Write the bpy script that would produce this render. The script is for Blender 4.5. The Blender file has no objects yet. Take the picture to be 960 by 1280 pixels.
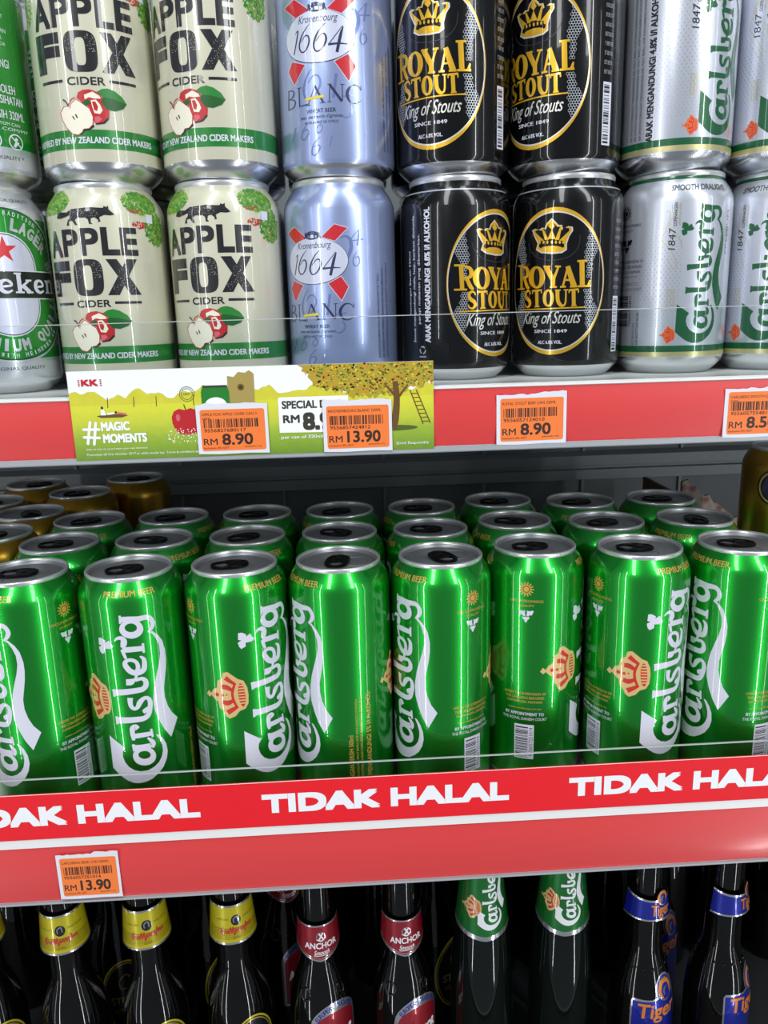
import bpy, bmesh, math, random
from mathutils import Matrix, Vector
from mathutils.geometry import tessellate_polygon

# ------------------------------------------------------------------ camera, world, lights, exposure
SC = bpy.context.scene
COL = SC.collection
MM = 0.001
PI = math.pi

def set_camera():
    pitch, yaw, roll = math.radians(13.88), math.radians(2.64), math.radians(-1.6)
    f = Vector((math.sin(yaw), math.cos(yaw), 0)); r = Vector((math.cos(yaw), -math.sin(yaw), 0)); u = Vector((0, 0, 1))
    f2 = f * math.cos(pitch) - u * math.sin(pitch); u2 = u * math.cos(pitch) + f * math.sin(pitch)
    r3 = r * math.cos(roll) + u2 * math.sin(roll); u3 = u2 * math.cos(roll) - r * math.sin(roll)
    cd = bpy.data.cameras.new('camera'); cam = bpy.data.objects.new('camera', cd); COL.objects.link(cam)
    cd.sensor_fit = 'VERTICAL'; cd.sensor_height = 36; cd.lens = 986.4 / 1280 * 36; cd.clip_start = 0.01
    m = Matrix((r3, u3, -f2)).transposed().to_4x4()
    m.translation = Vector((-13.19, -485.16, 315.25)) * MM
    cam.matrix_world = m
    SC.camera = cam
set_camera()

world = bpy.data.worlds.new('store'); SC.world = world; world.use_nodes = True
world.node_tree.nodes['Background'].inputs[0].default_value = (0.80, 0.88, 1.0, 1)
world.node_tree.nodes['Background'].inputs[1].default_value = 0.24

def area_light(name, loc, target, sx, sy, watts, color=(1, 1, 1)):
    ld = bpy.data.lights.new(name, 'AREA'); ld.shape = 'RECTANGLE'; ld.size = sx; ld.size_y = sy
    ld.energy = watts; ld.color = color
    o = bpy.data.objects.new(name, ld); COL.objects.link(o); o.location = loc
    d = Vector(target) - Vector(loc)
    o.rotation_euler = d.to_track_quat('-Z', 'Y').to_euler()
    return o
# fluorescent fittings on the aisle's ceiling
area_light('ceiling_lamp', (-0.5, -1.0, 1.55), (-0.1, 0.0, 0.2), 0.25, 2.0, 17, (0.97, 1.0, 1.0))
area_light('ceiling_lamp', (0.7, -1.1, 1.55), (0.1, 0.0, 0.2), 0.25, 2.0, 17, (0.97, 1.0, 1.0))
# upright LED strips on the cooler across the aisle
for lx, ly, w in ((-1.45, -1.55, 14.0), (1.30, -1.55, 16.0), (2.3, -1.5, 5.0), (-2.5, -1.5, 5.0)):
    area_light('led_strip', (lx, ly, -0.2), (lx * 0.3, 0.0, -0.2), 0.036, 3.2, w, (0.95, 0.98, 1.0))

SC.view_settings.view_transform = 'Standard'; SC.view_settings.look = 'None'
SC.view_settings.gamma = 1; SC.view_settings.exposure = 0.0; SC.view_settings.use_curve_mapping = False

# ------------------------------------------------------------------ materials
def lin(c):
    if isinstance(c, str):
        c = [int(c[i:i + 2], 16) / 255 for i in (0, 2, 4)]
    return tuple(x / 12.92 if x <= 0.04045 else ((x + 0.055) / 1.055) ** 2.4 for x in c) + (1,)

MATS = {}
def mat(name, color, metal=0.0, rough=0.4, coat=0.0, spec=0.5, var=0.0, vscale=120.0, aniso=0.0, coat_rough=0.05):
    if name in MATS: return MATS[name]
    m = bpy.data.materials.new(name); m.use_nodes = True
    nt = m.node_tree; b = nt.nodes['Principled BSDF']; c = lin(color)
    b.inputs['Base Color'].default_value = c
    b.inputs['Metallic'].default_value = metal; b.inputs['Roughness'].default_value = rough
    b.inputs['Coat Weight'].default_value = coat; b.inputs['Coat Roughness'].default_value = coat_rough
    b.inputs['Specular IOR Level'].default_value = spec
    tc = nt.nodes.new('ShaderNodeTexCoord'); nz = nt.nodes.new('ShaderNodeTexNoise')
    nz.inputs['Scale'].default_value = vscale; nz.inputs['Detail'].default_value = 3
    nt.links.new(tc.outputs['Object'], nz.inputs['Vector'])
    mr = nt.nodes.new('ShaderNodeMapRange')
    mr.inputs['To Min'].default_value = max(0.0, rough - 0.012); mr.inputs['To Max'].default_value = rough + 0.012
    nt.links.new(nz.outputs['Fac'], mr.inputs['Value']); nt.links.new(mr.outputs['Result'], b.inputs['Roughness'])
    if var > 0:
        mx = nt.nodes.new('ShaderNodeMix'); mx.data_type = 'RGBA'
        mx.inputs['A'].default_value = c; mx.inputs['B'].default_value = tuple(min(1, x * (1 - var)) for x in c[:3]) + (1,)
        nt.links.new(nz.outputs['Fac'], mx.inputs['Factor']); nt.links.new(mx.outputs['Result'], b.inputs['Base Color'])
    MATS[name] = m
    return m

def clear_mat(name, tint, gloss, rough=0.03):
    m = bpy.data.materials.new(name); m.use_nodes = True; nt = m.node_tree
    for n in list(nt.nodes): nt.nodes.remove(n)
    out = nt.nodes.new('ShaderNodeOutputMaterial'); mx = nt.nodes.new('ShaderNodeMixShader')
    tr = nt.nodes.new('ShaderNodeBsdfTransparent'); gl = nt.nodes.new('ShaderNodeBsdfGlossy')
    fr = nt.nodes.new('ShaderNodeFresnel'); fr.inputs['IOR'].default_value = gloss
    tr.inputs[0].default_value = lin(tint); gl.inputs['Roughness'].default_value = rough
    nt.links.new(fr.outputs[0], mx.inputs[0]); nt.links.new(tr.outputs[0], mx.inputs[1]); nt.links.new(gl.outputs[0], mx.inputs[2])
    nt.links.new(mx.outputs[0], out.inputs[0])
    MATS[name] = m
    return m

mat('aluminium', 'd6d8db', 1.0, 0.24)
mat('lid_metal', 'a4a6a9', 0.75, 0.4)
mat('rim_metal', 'dcdee0', 0.7, 0.3)
mat('black_tab', '0c0c0d', 0.6, 0.28)
mat('green_foil', '12a42e', 0.85, 0.31, coat=1.0, coat_rough=0.03)
mat('white_ink', 'd6d6e4', 0.0, 0.35, coat=1.0, coat_rough=0.04)
mat('gold_ink', 'd2aa4c', 0.2, 0.4, coat=1.0, coat_rough=0.04)
mat('dark_gold_ink', '8a6a20', 0.3, 0.35)
mat('red_ink', 'c8291c', 0.0, 0.35, coat=1.0, coat_rough=0.04)
mat('beige_ink', 'd9b878', 0.1, 0.35, coat=1.0, coat_rough=0.04)
mat('black_ink', '16171c', 0.0, 0.30, coat=1.0, coat_rough=0.04)
mat('speck_ink', '1b1c24', 0.0, 0.30, var=0.0)
mat('cream_paint', 'cbc9b2', 0.1, 0.35, coat=1.0, coat_rough=0.04)
mat('band_green', '1e7c2e', 0.2, 0.30, coat=1.0, coat_rough=0.04)
mat('leaf_green', '1f7a2a', 0.0, 0.4)
mat('leaf_dark', '12551c', 0.0, 0.4)
mat('foliage_light', '7fa83c', 0.0, 0.4)
mat('foliage_mid', '55882c', 0.0, 0.4)
mat('apple_red', 'b8242c', 0.0, 0.35)
mat('apple_flesh', 'e8e2cf', 0.0, 0.4)
mat('apple_pink', 'd0606a', 0.0, 0.4)
mat('silver_blue', 'aab9e6', 0.7, 0.3, coat=1.0, coat_rough=0.04)
mat('navy_ink', '252a52', 0.0, 0.3, coat=1.0, coat_rough=0.04)
mat('ghost_ink', '6f80b8', 0.4, 0.3, coat=1.0, coat_rough=0.04)
mat('bright_red', 'c41f2b', 0.0, 0.3, coat=1.0, coat_rough=0.04)
mat('oval_silver', 'd2d6ea', 0.3, 0.35, coat=1.0, coat_rough=0.04)
mat('yellow_ink', 'e2cc30', 0.0, 0.35)
mat('stout_black', '08080a', 0.2, 0.25, spec=0.25, coat=0.6, coat_rough=0.04)
mat('stout_gold', 'e6b224', 0.5, 0.3, coat=1.0, coat_rough=0.04)
mat('stout_silver', 'dcd8d2', 0.4, 0.3, coat=1.0, coat_rough=0.04)
mat('stout_grey', 'a9adb4', 0.3, 0.3)
mat('shield_grey', '3a3a42', 0.4, 0.25)
mat('silver_white', 'ced2de', 0.6, 0.32, coat=1.0, coat_rough=0.04)
mat('deep_green', '0f5a33', 0.2, 0.3, coat=1.0, coat_rough=0.04)
mat('pale_gold', 'cdc48c', 0.6, 0.3)
mat('dot_grey', 'b4b8c4', 0.5, 0.3, coat=1.0, coat_rough=0.04)
mat('grey_ink', '5c6068', 0.2, 0.35)
mat('orange_ink', 'd9662c', 0.0, 0.35)
mat('lager_green', '128c26', 0.4, 0.26, coat=1.0, coat_rough=0.04)
mat('lager_silver', 'd2d5dc', 0.55, 0.28, coat=1.0, coat_rough=0.04)
mat('bar_black', '14261c', 0.1, 0.3)
mat('star_red', 'd0202c', 0.0, 0.35)
mat('gold_can', 'a8822a', 0.9, 0.30)
mat('brown_ink', '2a1c12', 0.1, 0.3)
mat('brown_glass', '060504', 0.0, 0.06, spec=0.5)
mat('green_glass', '060d08', 0.0, 0.06, spec=0.5)
mat('label_yellow', 'd8ca1e', 0.3, 0.3, coat=1.0, coat_rough=0.04)
mat('label_gold', 'd8c070', 0.6, 0.3)
mat('label_red', 'a31d2c', 0.4, 0.3, coat=1.0, coat_rough=0.04)
mat('label_silver', 'dcdce0', 0.9, 0.2)
mat('label_green', '157a2c', 0.4, 0.3, coat=1.0, coat_rough=0.04)
mat('label_blue', '1c2aa6', 0.45, 0.28, coat=1.0, coat_rough=0.04)
mat('label_orange', 'e0842a', 0.2, 0.3)
mat('cap_metal', '3a3430', 0.8, 0.3)
mat('shelf_white', 'e6e6e4', 0.0, 0.35, coat=0.2)
mat('shelf_grey', 'c4c6c8', 0.0, 0.5)
mat('lip_grey', '9fa3a8', 0.1, 0.3, coat=0.3)
mat('rail_red', 'd63c3c', 0.0, 0.34, coat=0.7, coat_rough=0.14)
mat('strip_red', 'e4222c', 0.0, 0.5, spec=0.2)
mat('strip_white', 'eeeef2', 0.0, 0.45)
mat('panel_grey', '6c7274', 0.1, 0.5, var=0.2, vscale=30)
mat('beam_grey', '7c8386', 0.1, 0.45)
mat('tag_paper', 'dcdce4', 0.0, 0.5)
mat('tag_orange', 'f07a34', 0.0, 0.5)
mat('tag_ink', '33201c', 0.0, 0.5)
mat('cut_edge', 'a4a8aa', 0.0, 0.4)
mat('shade_toned_board', '2c2e30', 0.0, 0.6)
mat('carton_brown', '5a4632', 0.0, 0.7, var=0.3)
mat('card_white', 'f2f4f6', 0.0, 0.3, coat=0.3)
mat('card_yellow', 'dcd640', 0.0, 0.35, var=0.25, vscale=160)
mat('card_autumn', 'c2a636', 0.0, 0.35, var=0.35, vscale=200)
mat('card_shade', '55602a', 0.0, 0.35)
mat('card_trunk', '6a4a26', 0.0, 0.35)
mat('card_dark', '3a3a30', 0.0, 0.35)
clear_mat('acrylic', 'fafcfc', 1.2, 0.02)

def field_mat():
    m = bpy.data.materials.new('card_field'); m.use_nodes = True; nt = m.node_tree; b = nt.nodes['Principled BSDF']
    tc = nt.nodes.new('ShaderNodeTexCoord'); sp = nt.nodes.new('ShaderNodeSeparateXYZ'); rp = nt.nodes.new('ShaderNodeValToRGB')
    nz = nt.nodes.new('ShaderNodeTexNoise'); nz.inputs['Scale'].default_value = 260
    ad = nt.nodes.new('ShaderNodeMath'); ad.operation = 'MULTIPLY_ADD'; ad.inputs[1].default_value = 0.10
    mr = nt.nodes.new('ShaderNodeMapRange'); mr.inputs['From Min'].default_value = 0.0; mr.inputs['From Max'].default_value = 0.048
    nt.links.new(tc.outputs['Object'], sp.inputs[0]); nt.links.new(sp.outputs['Z'], mr.inputs['Value'])
    nt.links.new(tc.outputs['Object'], nz.inputs['Vector']); nt.links.new(nz.outputs['Fac'], ad.inputs[0]); nt.links.new(mr.outputs['Result'], ad.inputs[2])
    nt.links.new(ad.outputs[0], rp.inputs['Fac']); nt.links.new(rp.outputs['Color'], b.inputs['Base Color'])
    e = rp.color_ramp.elements
    e[0].position = 0.05; e[0].color = lin('6c8f2e'); e[1].position = 0.62; e[1].color = lin('d6d63c')
    k = e.new(0.30); k.color = lin('97b238'); k = e.new(0.45); k.color = lin('c0c83c')
    b.inputs['Roughness'].default_value = 0.35; b.inputs['Coat Weight'].default_value = 0.3
    MATS['card_field'] = m
field_mat()

def floral_mat():
    m = bpy.data.materials.new('floral_card'); m.use_nodes = True; nt = m.node_tree; b = nt.nodes['Principled BSDF']
    tc = nt.nodes.new('ShaderNodeTexCoord'); vo = nt.nodes.new('ShaderNodeTexVoronoi'); vo.inputs['Scale'].default_value = 130
    rp = nt.nodes.new('ShaderNodeValToRGB'); e = rp.color_ramp.elements
    e[0].position = 0.2; e[0].color = lin('9a5a66'); e[1].position = 0.75; e[1].color = lin('c9bfae'); k = e.new(0.5); k.color = lin('b79a90')
    nt.links.new(tc.outputs['Object'], vo.inputs['Vector']); nt.links.new(vo.outputs['Distance'], rp.inputs['Fac']); nt.links.new(rp.outputs['Color'], b.inputs['Base Color'])
    b.inputs['Roughness'].default_value = 0.6
    MATS['floral_card'] = m
floral_mat()

# ------------------------------------------------------------------ mesh helpers (all in millimetres)
class MB:
    """collects faces with materials and normals and links them as one mesh object"""
    def __init__(self): self.v = []; self.n = []; self.f = []; self.m = []; self.slots = []
    def slot(self, name):
        if name not in self.slots: self.slots.append(name)
        return self.slots.index(name)
    def add(self, verts, faces, material, normals=None):
        o = len(self.v); self.v += [tuple(x) for x in verts]
        self.n += list(normals) if normals else [None] * len(verts)
        s = self.slot(material)
        for f in faces: self.f.append([i + o for i in f]); self.m.append(s)
    def box(self, x0, x1, y0, y1, z0, z1, material):
        V = [(x, y, z) for z in (z0, z1) for y in (y0, y1) for x in (x0, x1)]
        F = [(0, 2, 3, 1), (4, 5, 7, 6), (0, 1, 5, 4), (2, 6, 7, 3), (0, 4, 6, 2), (1, 3, 7, 5)]
        for f in F: self.add([V[i] for i in f], [(0, 1, 2, 3)], material)
    def prism_x(self, prof, x0, x1, material, bands=None):
        """extrude a (y, z) profile along x; bands: material per side"""
        n = len(prof)
        area = sum(prof[i][0] * prof[(i + 1) % n][1] - prof[(i + 1) % n][0] * prof[i][1] for i in range(n))
        for i in range(n):
            a, b = prof[i], prof[(i + 1) % n]
            q = [(x0, *a), (x1, *a), (x1, *b), (x0, *b)]
            if area < 0: q.reverse()
            self.add(q, [(0, 1, 2, 3)], bands[i] if bands else material)
        tri = tessellate_polygon([[Vector((p[0], p[1], 0)) for p in prof]])
        for x in (x0, x1): self.add([(x, *p) for p in prof], [tuple(t) for t in tri], material)
    def lathe(self, prof, seg, mats, smooth_deg=40):
        """prof: list of (r, z); mats: one name or a name per segment"""
        k = len(prof) - 1
        if isinstance(mats, str): mats = [mats] * k
        sn = []
        for i in range(k):
            dr, dz = prof[i + 1][0] - prof[i][0], prof[i + 1][1] - prof[i][1]
            L = math.hypot(dr, dz) or 1; sn.append((dz / L, -dr / L))
        def nrm(i, j):   # normal of segment i at its end touching segment j
            if j < 0 or j >= k: return sn[i]
            d = sn[i][0] * sn[j][0] + sn[i][1] * sn[j][1]
            if d < math.cos(math.radians(smooth_deg)): return sn[i]
            a = (sn[i][0] + sn[j][0], sn[i][1] + sn[j][1]); L = math.hypot(*a); return (a[0] / L, a[1] / L)
        for i in range(k):
            (r0, z0), (r1, z1) = prof[i], prof[i + 1]
            n0, n1 = nrm(i, i - 1), nrm(i, i + 1)
            V = []; N = []
            for s in range(seg):
                c, d = math.cos(2 * PI * s / seg), math.sin(2 * PI * s / seg)
                V += [(r0 * c, r0 * d, z0), (r1 * c, r1 * d, z1)]
                N += [(n0[0] * c, n0[0] * d, n0[1]), (n1[0] * c, n1[0] * d, n1[1])]
            F = []
            for s in range(seg):
                a, b = 2 * s, 2 * ((s + 1) % seg)
                if r0 < 1e-6: F.append((a, b + 1, a + 1))
                elif r1 < 1e-6: F.append((a, b, a + 1))
                else: F.append((a, b, b + 1, a + 1))
            self.add(V, F, mats[i], N)
    def extrude(self, loops, h, material, M=None, side=None):
        """solid from 2D outline loops (first outer, rest holes), thickness h, placed by matrix M"""
        M = M or Matrix()
        flat = [p for L in loops for p in L]
        tri = tessellate_polygon([[Vector((p[0], p[1], 0)) for p in L] for L in loops])
        for z, up in ((0, False), (h, True)):
            V = [M @ Vector((p[0], p[1], z)) for p in flat]; F = []
            for t in tri:
                a, b, c = (flat[i] for i in t)
                ccw = (b[0] - a[0]) * (c[1] - a[1]) - (b[1] - a[1]) * (c[0] - a[0]) > 0
                F.append(tuple(t) if ccw == up else tuple(reversed(t)))
            self.add(V, F, material)
        for L in loops:
            n = len(L)
            for i in range(n):
                a, b = L[i], L[(i + 1) % n]
                self.add([M @ Vector((a[0], a[1], 0)), M @ Vector((b[0], b[1], 0)), M @ Vector((b[0], b[1], h)), M @ Vector((a[0], a[1], h))], [(0, 1, 2, 3)], side or material)
    def tube(self, pts, rad, material, seg=8):
        P = [Vector(p) for p in pts]; n = len(P)
        if not isinstance(rad, (list, tuple)): rad = [rad] * n
        V = []; N = []; F = []
        for i in range(n):
            t = (P[min(i + 1, n - 1)] - P[max(i - 1, 0)]).normalized()
            a = t.orthogonal().normalized() if i == 0 else (a - t * a.dot(t)).normalized()
            b = t.cross(a)
            for s in range(seg):
                d = a * math.cos(2 * PI * s / seg) + b * math.sin(2 * PI * s / seg)
                V.append(P[i] + d * rad[i]); N.append(tuple(d))
        for i in range(n - 1):
            for s in range(seg):
                s2 = (s + 1) % seg
                F.append((i * seg + s, i * seg + s2, (i + 1) * seg + s2, (i + 1) * seg + s))
        F += [tuple(range(seg - 1, -1, -1)), tuple((n - 1) * seg + s for s in range(seg))]
        self.add(V, F, material, N)
    def build(self, name, parent=None, loc=None):
        me = bpy.data.meshes.new(name)
        me.from_pydata([(x * MM, y * MM, z * MM) for x, y, z in self.v], [], self.f)
        for s in self.slots: me.materials.append(MATS[s])
        me.polygons.foreach_set('material_index', self.m)
        if any(n is not None for n in self.n):
            me.polygons.foreach_set('use_smooth', [self.n[f[0]] is not None for f in self.f])
            me.update()
            vn = me.vertex_normals
            me.normals_split_custom_set_from_vertices([tuple(vn[i].vector) if n is None else tuple(n) for i, n in enumerate(self.n)])
        me.update()
        o = bpy.data.objects.new(name, me); COL.objects.link(o)
        if parent: o.parent = parent
        if loc: o.location = [c * MM for c in loc]
        return o

def tag(o, label, cat, group=None):
    o['label'] = label; o['category'] = cat
    if group: o['group'] = group
    return o
def thing(name, label, cat, loc=(0, 0, 0), rot=0, group=None):
    o = bpy.data.objects.new(name, None); COL.objects.link(o); o.empty_display_size = 0.01
    o.location = [c * MM for c in loc]; o.rotation_euler = (0, 0, math.radians(rot))
    return tag(o, label, cat, group)
def copy_tree(o, parent=None):
    c = o.copy(); COL.objects.link(c)
    if parent: c.parent = parent
    for ch in list(o.children): copy_tree(ch, c)
    return c
def structure(o): o['kind'] = 'structure'; return o

# ------------------------------------------------------------------ printed artwork: flat shapes in mm, then wrapped on a surface
def catmull(pts, ws, n):
    if len(pts) < 3: return pts, ws
    P = [pts[0]] + list(pts) + [pts[-1]]; Wd = [ws[0]] + list(ws) + [ws[-1]]; o = []; ow = []
    for i in range(1, len(P) - 2):
        for k in range(n):
            t = k / n; r = []
            for a, b, c, d in [(P[i - 1][q], P[i][q], P[i + 1][q], P[i + 2][q]) for q in (0, 1)] + [(Wd[i - 1], Wd[i], Wd[i + 1], Wd[i + 2])]:
                r.append(0.5 * (2 * b + (c - a) * t + (2 * a - 5 * b + 4 * c - d) * t * t + (3 * b - a - 3 * c + d) * t ** 3))
            o.append((r[0], r[1])); ow.append(max(0.02, r[2]))
    o.append(tuple(pts[-1])); ow.append(ws[-1])
    return o, ow

FONT_CACHE = {}
def text_mesh(s, bold, shear, res):
    key = (s, bold, shear, res)
    if key in FONT_CACHE: return FONT_CACHE[key]
    cu = bpy.data.curves.new('lettering', 'FONT'); cu.body = s; cu.resolution_u = res; cu.fill_mode = 'FRONT'
    cu.offset = bold; cu.shear = shear
    ob = bpy.data.objects.new('lettering', cu); COL.objects.link(ob)
    dg = bpy.context.evaluated_depsgraph_get(); dg.update()
    me = bpy.data.meshes.new_from_object(ob.evaluated_get(dg))
    V = [(v.co.x, v.co.y) for v in me.vertices]; F = [tuple(p.vertices) for p in me.polygons]
    bpy.data.objects.remove(ob); bpy.data.meshes.remove(me); bpy.data.curves.remove(cu)
    FONT_CACHE[key] = (V, F)
    return V, F

class Art:
    def __init__(self, scale=1.0, du=0.0, dv=0.0): self.items = []; self.k = (scale, du, dv)
    def put(self, V, F, m, layer):
        s, du, dv = self.k
        # printed inks lie a hair above one another, in the order they are laid down
        self.items.append(([(x * s + du, y * s + dv) for x, y in V], F, m, layer + 0.05 * (len(self.items) % 17)))
    def poly(self, pts, m, layer=1, holes=()):
        loops = [list(pts)] + [list(h) for h in holes]
        tri = tessellate_polygon([[Vector((p[0], p[1], 0)) for p in L] for L in loops])
        self.put([p for L in loops for p in L], [tuple(t) for t in tri], m, layer)
    def rect(self, x0, y0, x1, y1, m, layer=1): self.put([(x0, y0), (x1, y0), (x1, y1), (x0, y1)], [(0, 1, 2, 3)], m, layer)
    def ell(self, cx, cy, rx, ry, m, layer=1, n=32, hole=None):
        c = [(math.cos(2 * PI * i / n), math.sin(2 * PI * i / n)) for i in range(n)]
        if hole is None: self.put([(cx + rx * a, cy + ry * b) for a, b in c], [tuple(range(n))], m, layer)
        else:
            hx, hy = hole if isinstance(hole, tuple) else (rx * hole, ry * hole)
            self.put([(cx + rx * a, cy + ry * b) for a, b in c] + [(cx + hx * a, cy + hy * b) for a, b in c],
                     [(i, (i + 1) % n, n + (i + 1) % n, n + i) for i in range(n)], m, layer)
    def ring(self, outer, inner, m, layer=1):
        n = len(outer); self.put(list(outer) + list(inner), [(i, (i + 1) % n, n + (i + 1) % n, n + i) for i in range(n)], m, layer)
    def stroke(self, pts, w, m, layer=1, n=5, cap=False, xf=None):
        if not isinstance(w, (list, tuple)): w = [w] * len(pts)
        if xf: pts = [xf(p) for p in pts]
        P, Wd = catmull(pts, w, n); L = []; R = []
        for i in range(len(P)):
            a, b = P[max(i - 1, 0)], P[min(i + 1, len(P) - 1)]
            dx, dy = b[0] - a[0], b[1] - a[1]; l = math.hypot(dx, dy) or 1
            h = Wd[i] / 2; L.append((P[i][0] - dy / l * h, P[i][1] + dx / l * h)); R.append((P[i][0] + dy / l * h, P[i][1] - dx / l * h))
        k = len(P); self.put(L + R, [(i, k + i, k + i + 1, i + 1) for i in range(k - 1)], m, layer)
        if cap:
            for p, ww in ((P[0], Wd[0]), (P[-1], Wd[-1])): self.ell(p[0], p[1], ww / 2, ww / 2, m, layer, 10)
    def bold_put(self, Q, F, m, layer, b):
        if b <= 0: self.put(Q, F, m, layer); return
        dirs = ((-1, 0), (1, 0)) if b < .09 else ((-1, -1), (-1, 1), (1, -1), (1, 1), (0, -1), (0, 1), (-1, 0), (1, 0))
        for dx, dy in dirs: self.put([(x + dx * b, y + dy * b) for x, y in Q], F, m, layer)
    def text(self, s, x0, y0, x1, y1, m, layer=2, bold=0.0, shear=0.0, rot=0, res=2):
        """fill the box with the text; rot 90 reads upward, -90 downward"""
        V, F = text_mesh(s, 0, shear, 6 if ((y1 - y0) if rot == 0 else (x1 - x0)) > 3.3 else res)
        if not V: return
        a0, a1 = min(p[0] for p in V), max(p[0] for p in V); b0, b1 = min(p[1] for p in V), max(p[1] for p in V)
        N = [((p[0] - a0) / (a1 - a0), (p[1] - b0) / (b1 - b0)) for p in V]
        b = bold * ((y1 - y0) if rot == 0 else (x1 - x0)) / (b1 - b0)
        x0 += b; x1 -= b
        if b >= .09: y0 += b; y1 -= b
        if rot == 0: Q = [(x0 + a * (x1 - x0), y0 + c * (y1 - y0)) for a, c in N]
        elif rot == 90: Q = [(x1 - c * (x1 - x0), y0 + a * (y1 - y0)) for a, c in N]
        else: Q = [(x0 + c * (x1 - x0), y1 - a * (y1 - y0)) for a, c in N]
        self.bold_put(Q, F, m, layer, b)
    def arc_text(self, s, cx, cy, r, mid_deg, h, pitch_deg, m, layer=3, bold=0.02, wf=0.62, inward=False):
        n = len(s)
        for i, ch in enumerate(s):
            if ch == ' ': continue
            k = (i - (n - 1) / 2) * pitch_deg
            a = math.radians(mid_deg + (k if inward else -k)); V, F = text_mesh(ch, 0, 0, 4)
            a0, a1 = min(p[0] for p in V), max(p[0] for p in V); b0, b1 = min(p[1] for p in V), max(p[1] for p in V)
            ww = h * wf * (0.35 if ch in 'I1' else 1.0)
            t = a - PI / 2 + (PI if inward else 0); Q = []
            for p in V:
                x = ((p[0] - a0) / max(1e-6, a1 - a0) - .5) * ww; y = ((p[1] - b0) / max(1e-6, b1 - b0) - .5) * h
                Q.append((cx + r * math.cos(a) + x * math.cos(t) - y * math.sin(t), cy + r * math.sin(a) + x * math.sin(t) + y * math.cos(t)))
            self.bold_put(Q, F, m, layer, bold * h)
    def bars(self, x0, y0, x1, y1, m, layer=2, vertical_bars=True, seed=1, n=26):
        rnd = random.Random(seed); w = [rnd.choice((1, 1, 2, 3)) for _ in range(n * 2)]; tot = sum(w); p = 0
        for i, q in enumerate(w):
            a, b = p / tot, (p + q) / tot; p += q
            if i % 2 == 0:
                if vertical_bars: self.rect(x0 + a * (x1 - x0), y0, x0 + b * (x1 - x0), y1, m, layer)
                else: self.rect(x0, y0 + a * (y1 - y0), x1, y0 + b * (y1 - y0), m, layer)

def cut(V, F, us, vs):
    """slice flat faces along lines of constant u and v so that they can bend"""
    bm = bmesh.new(); bv = [bm.verts.new((p[0], p[1], 0)) for p in V]
    for f in F:
        if len(set(f)) > 2:
            try: bm.faces.new([bv[i] for i in f])
            except ValueError: pass
    for val, no, co in [(u, (1, 0, 0), (u, 0, 0)) for u in us] + [(v, (0, 1, 0), (0, v, 0)) for v in vs]:
        bmesh.ops.bisect_plane(bm, geom=bm.verts[:] + bm.edges[:] + bm.faces[:], plane_co=co, plane_no=no, dist=1e-5)
    bm.verts.index_update()
    V2 = [(v.co.x, v.co.y) for v in bm.verts]; F2 = [[v.index for v in f.verts] for f in bm.faces]
    bm.free()
    return V2, F2

def wrap(mb, art, R, prof, ustep=2.4, off=0.05, vlines=()):
    """bend artwork round an upright body of revolution with profile [(r, z)...] (z rising)"""
    def rad(v):
        for i in range(len(prof) - 1):
            (r0, z0), (r1, z1) = prof[i], prof[i + 1]
            if z0 <= v <= z1 and z1 > z0:
                t = (v - z0) / (z1 - z0); L = math.hypot(r1 - r0, z1 - z0)
                return r0 + t * (r1 - r0), (z1 - z0) / L, -(r1 - r0) / L
        r = prof[0][0] if v < prof[0][1] else prof[-1][0]
        return r, 1.0, 0.0
    for V, F, m, layer in art.items:
        u0, u1 = min(p[0] for p in V), max(p[0] for p in V); v0, v1 = min(p[1] for p in V), max(p[1] for p in V)
        us = [k * ustep for k in range(math.ceil(u0 / ustep), math.floor(u1 / ustep) + 1)]
        vs = [v for v in vlines if v0 < v < v1]
        V2, F2 = cut(V, F, us, vs) if (us or vs) else (V, F)
        o = off + 0.03 * layer; X = []; N = []
        for u, v in V2:
            r, nr, nz = rad(v); a = u / R; s, c = math.sin(a), math.cos(a)
            X.append(((r + o * nr) * s, -(r + o * nr) * c, v + o * nz)); N.append((nr * s, -nr * c, nz))
        G = []
        for f in F2:
            p = [V2[i] for i in f]
            ar = sum(p[i][0] * p[(i + 1) % len(p)][1] - p[(i + 1) % len(p)][0] * p[i][1] for i in range(len(p)))
            if abs(ar) > 1e-9: G.append(f if ar > 0 else f[::-1])
        mb.add(X, G, m, N)

def lay(mb, art, y, off=0.06, step=0.05):
    """artwork on an upright plane facing the aisle (-y): u is x, v is z"""
    for V, F, m, layer in art.items:
        yy = y - off - step * layer; G = []
        for f in F:
            p = [V[i] for i in f]
            ar = sum(p[i][0] * p[(i + 1) % len(p)][1] - p[(i + 1) % len(p)][0] * p[i][1] for i in range(len(p)))
            G.append(tuple(f) if ar > 0 else tuple(f)[::-1])
        mb.add([(p[0], yy, p[1]) for p in V], G, m)
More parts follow.
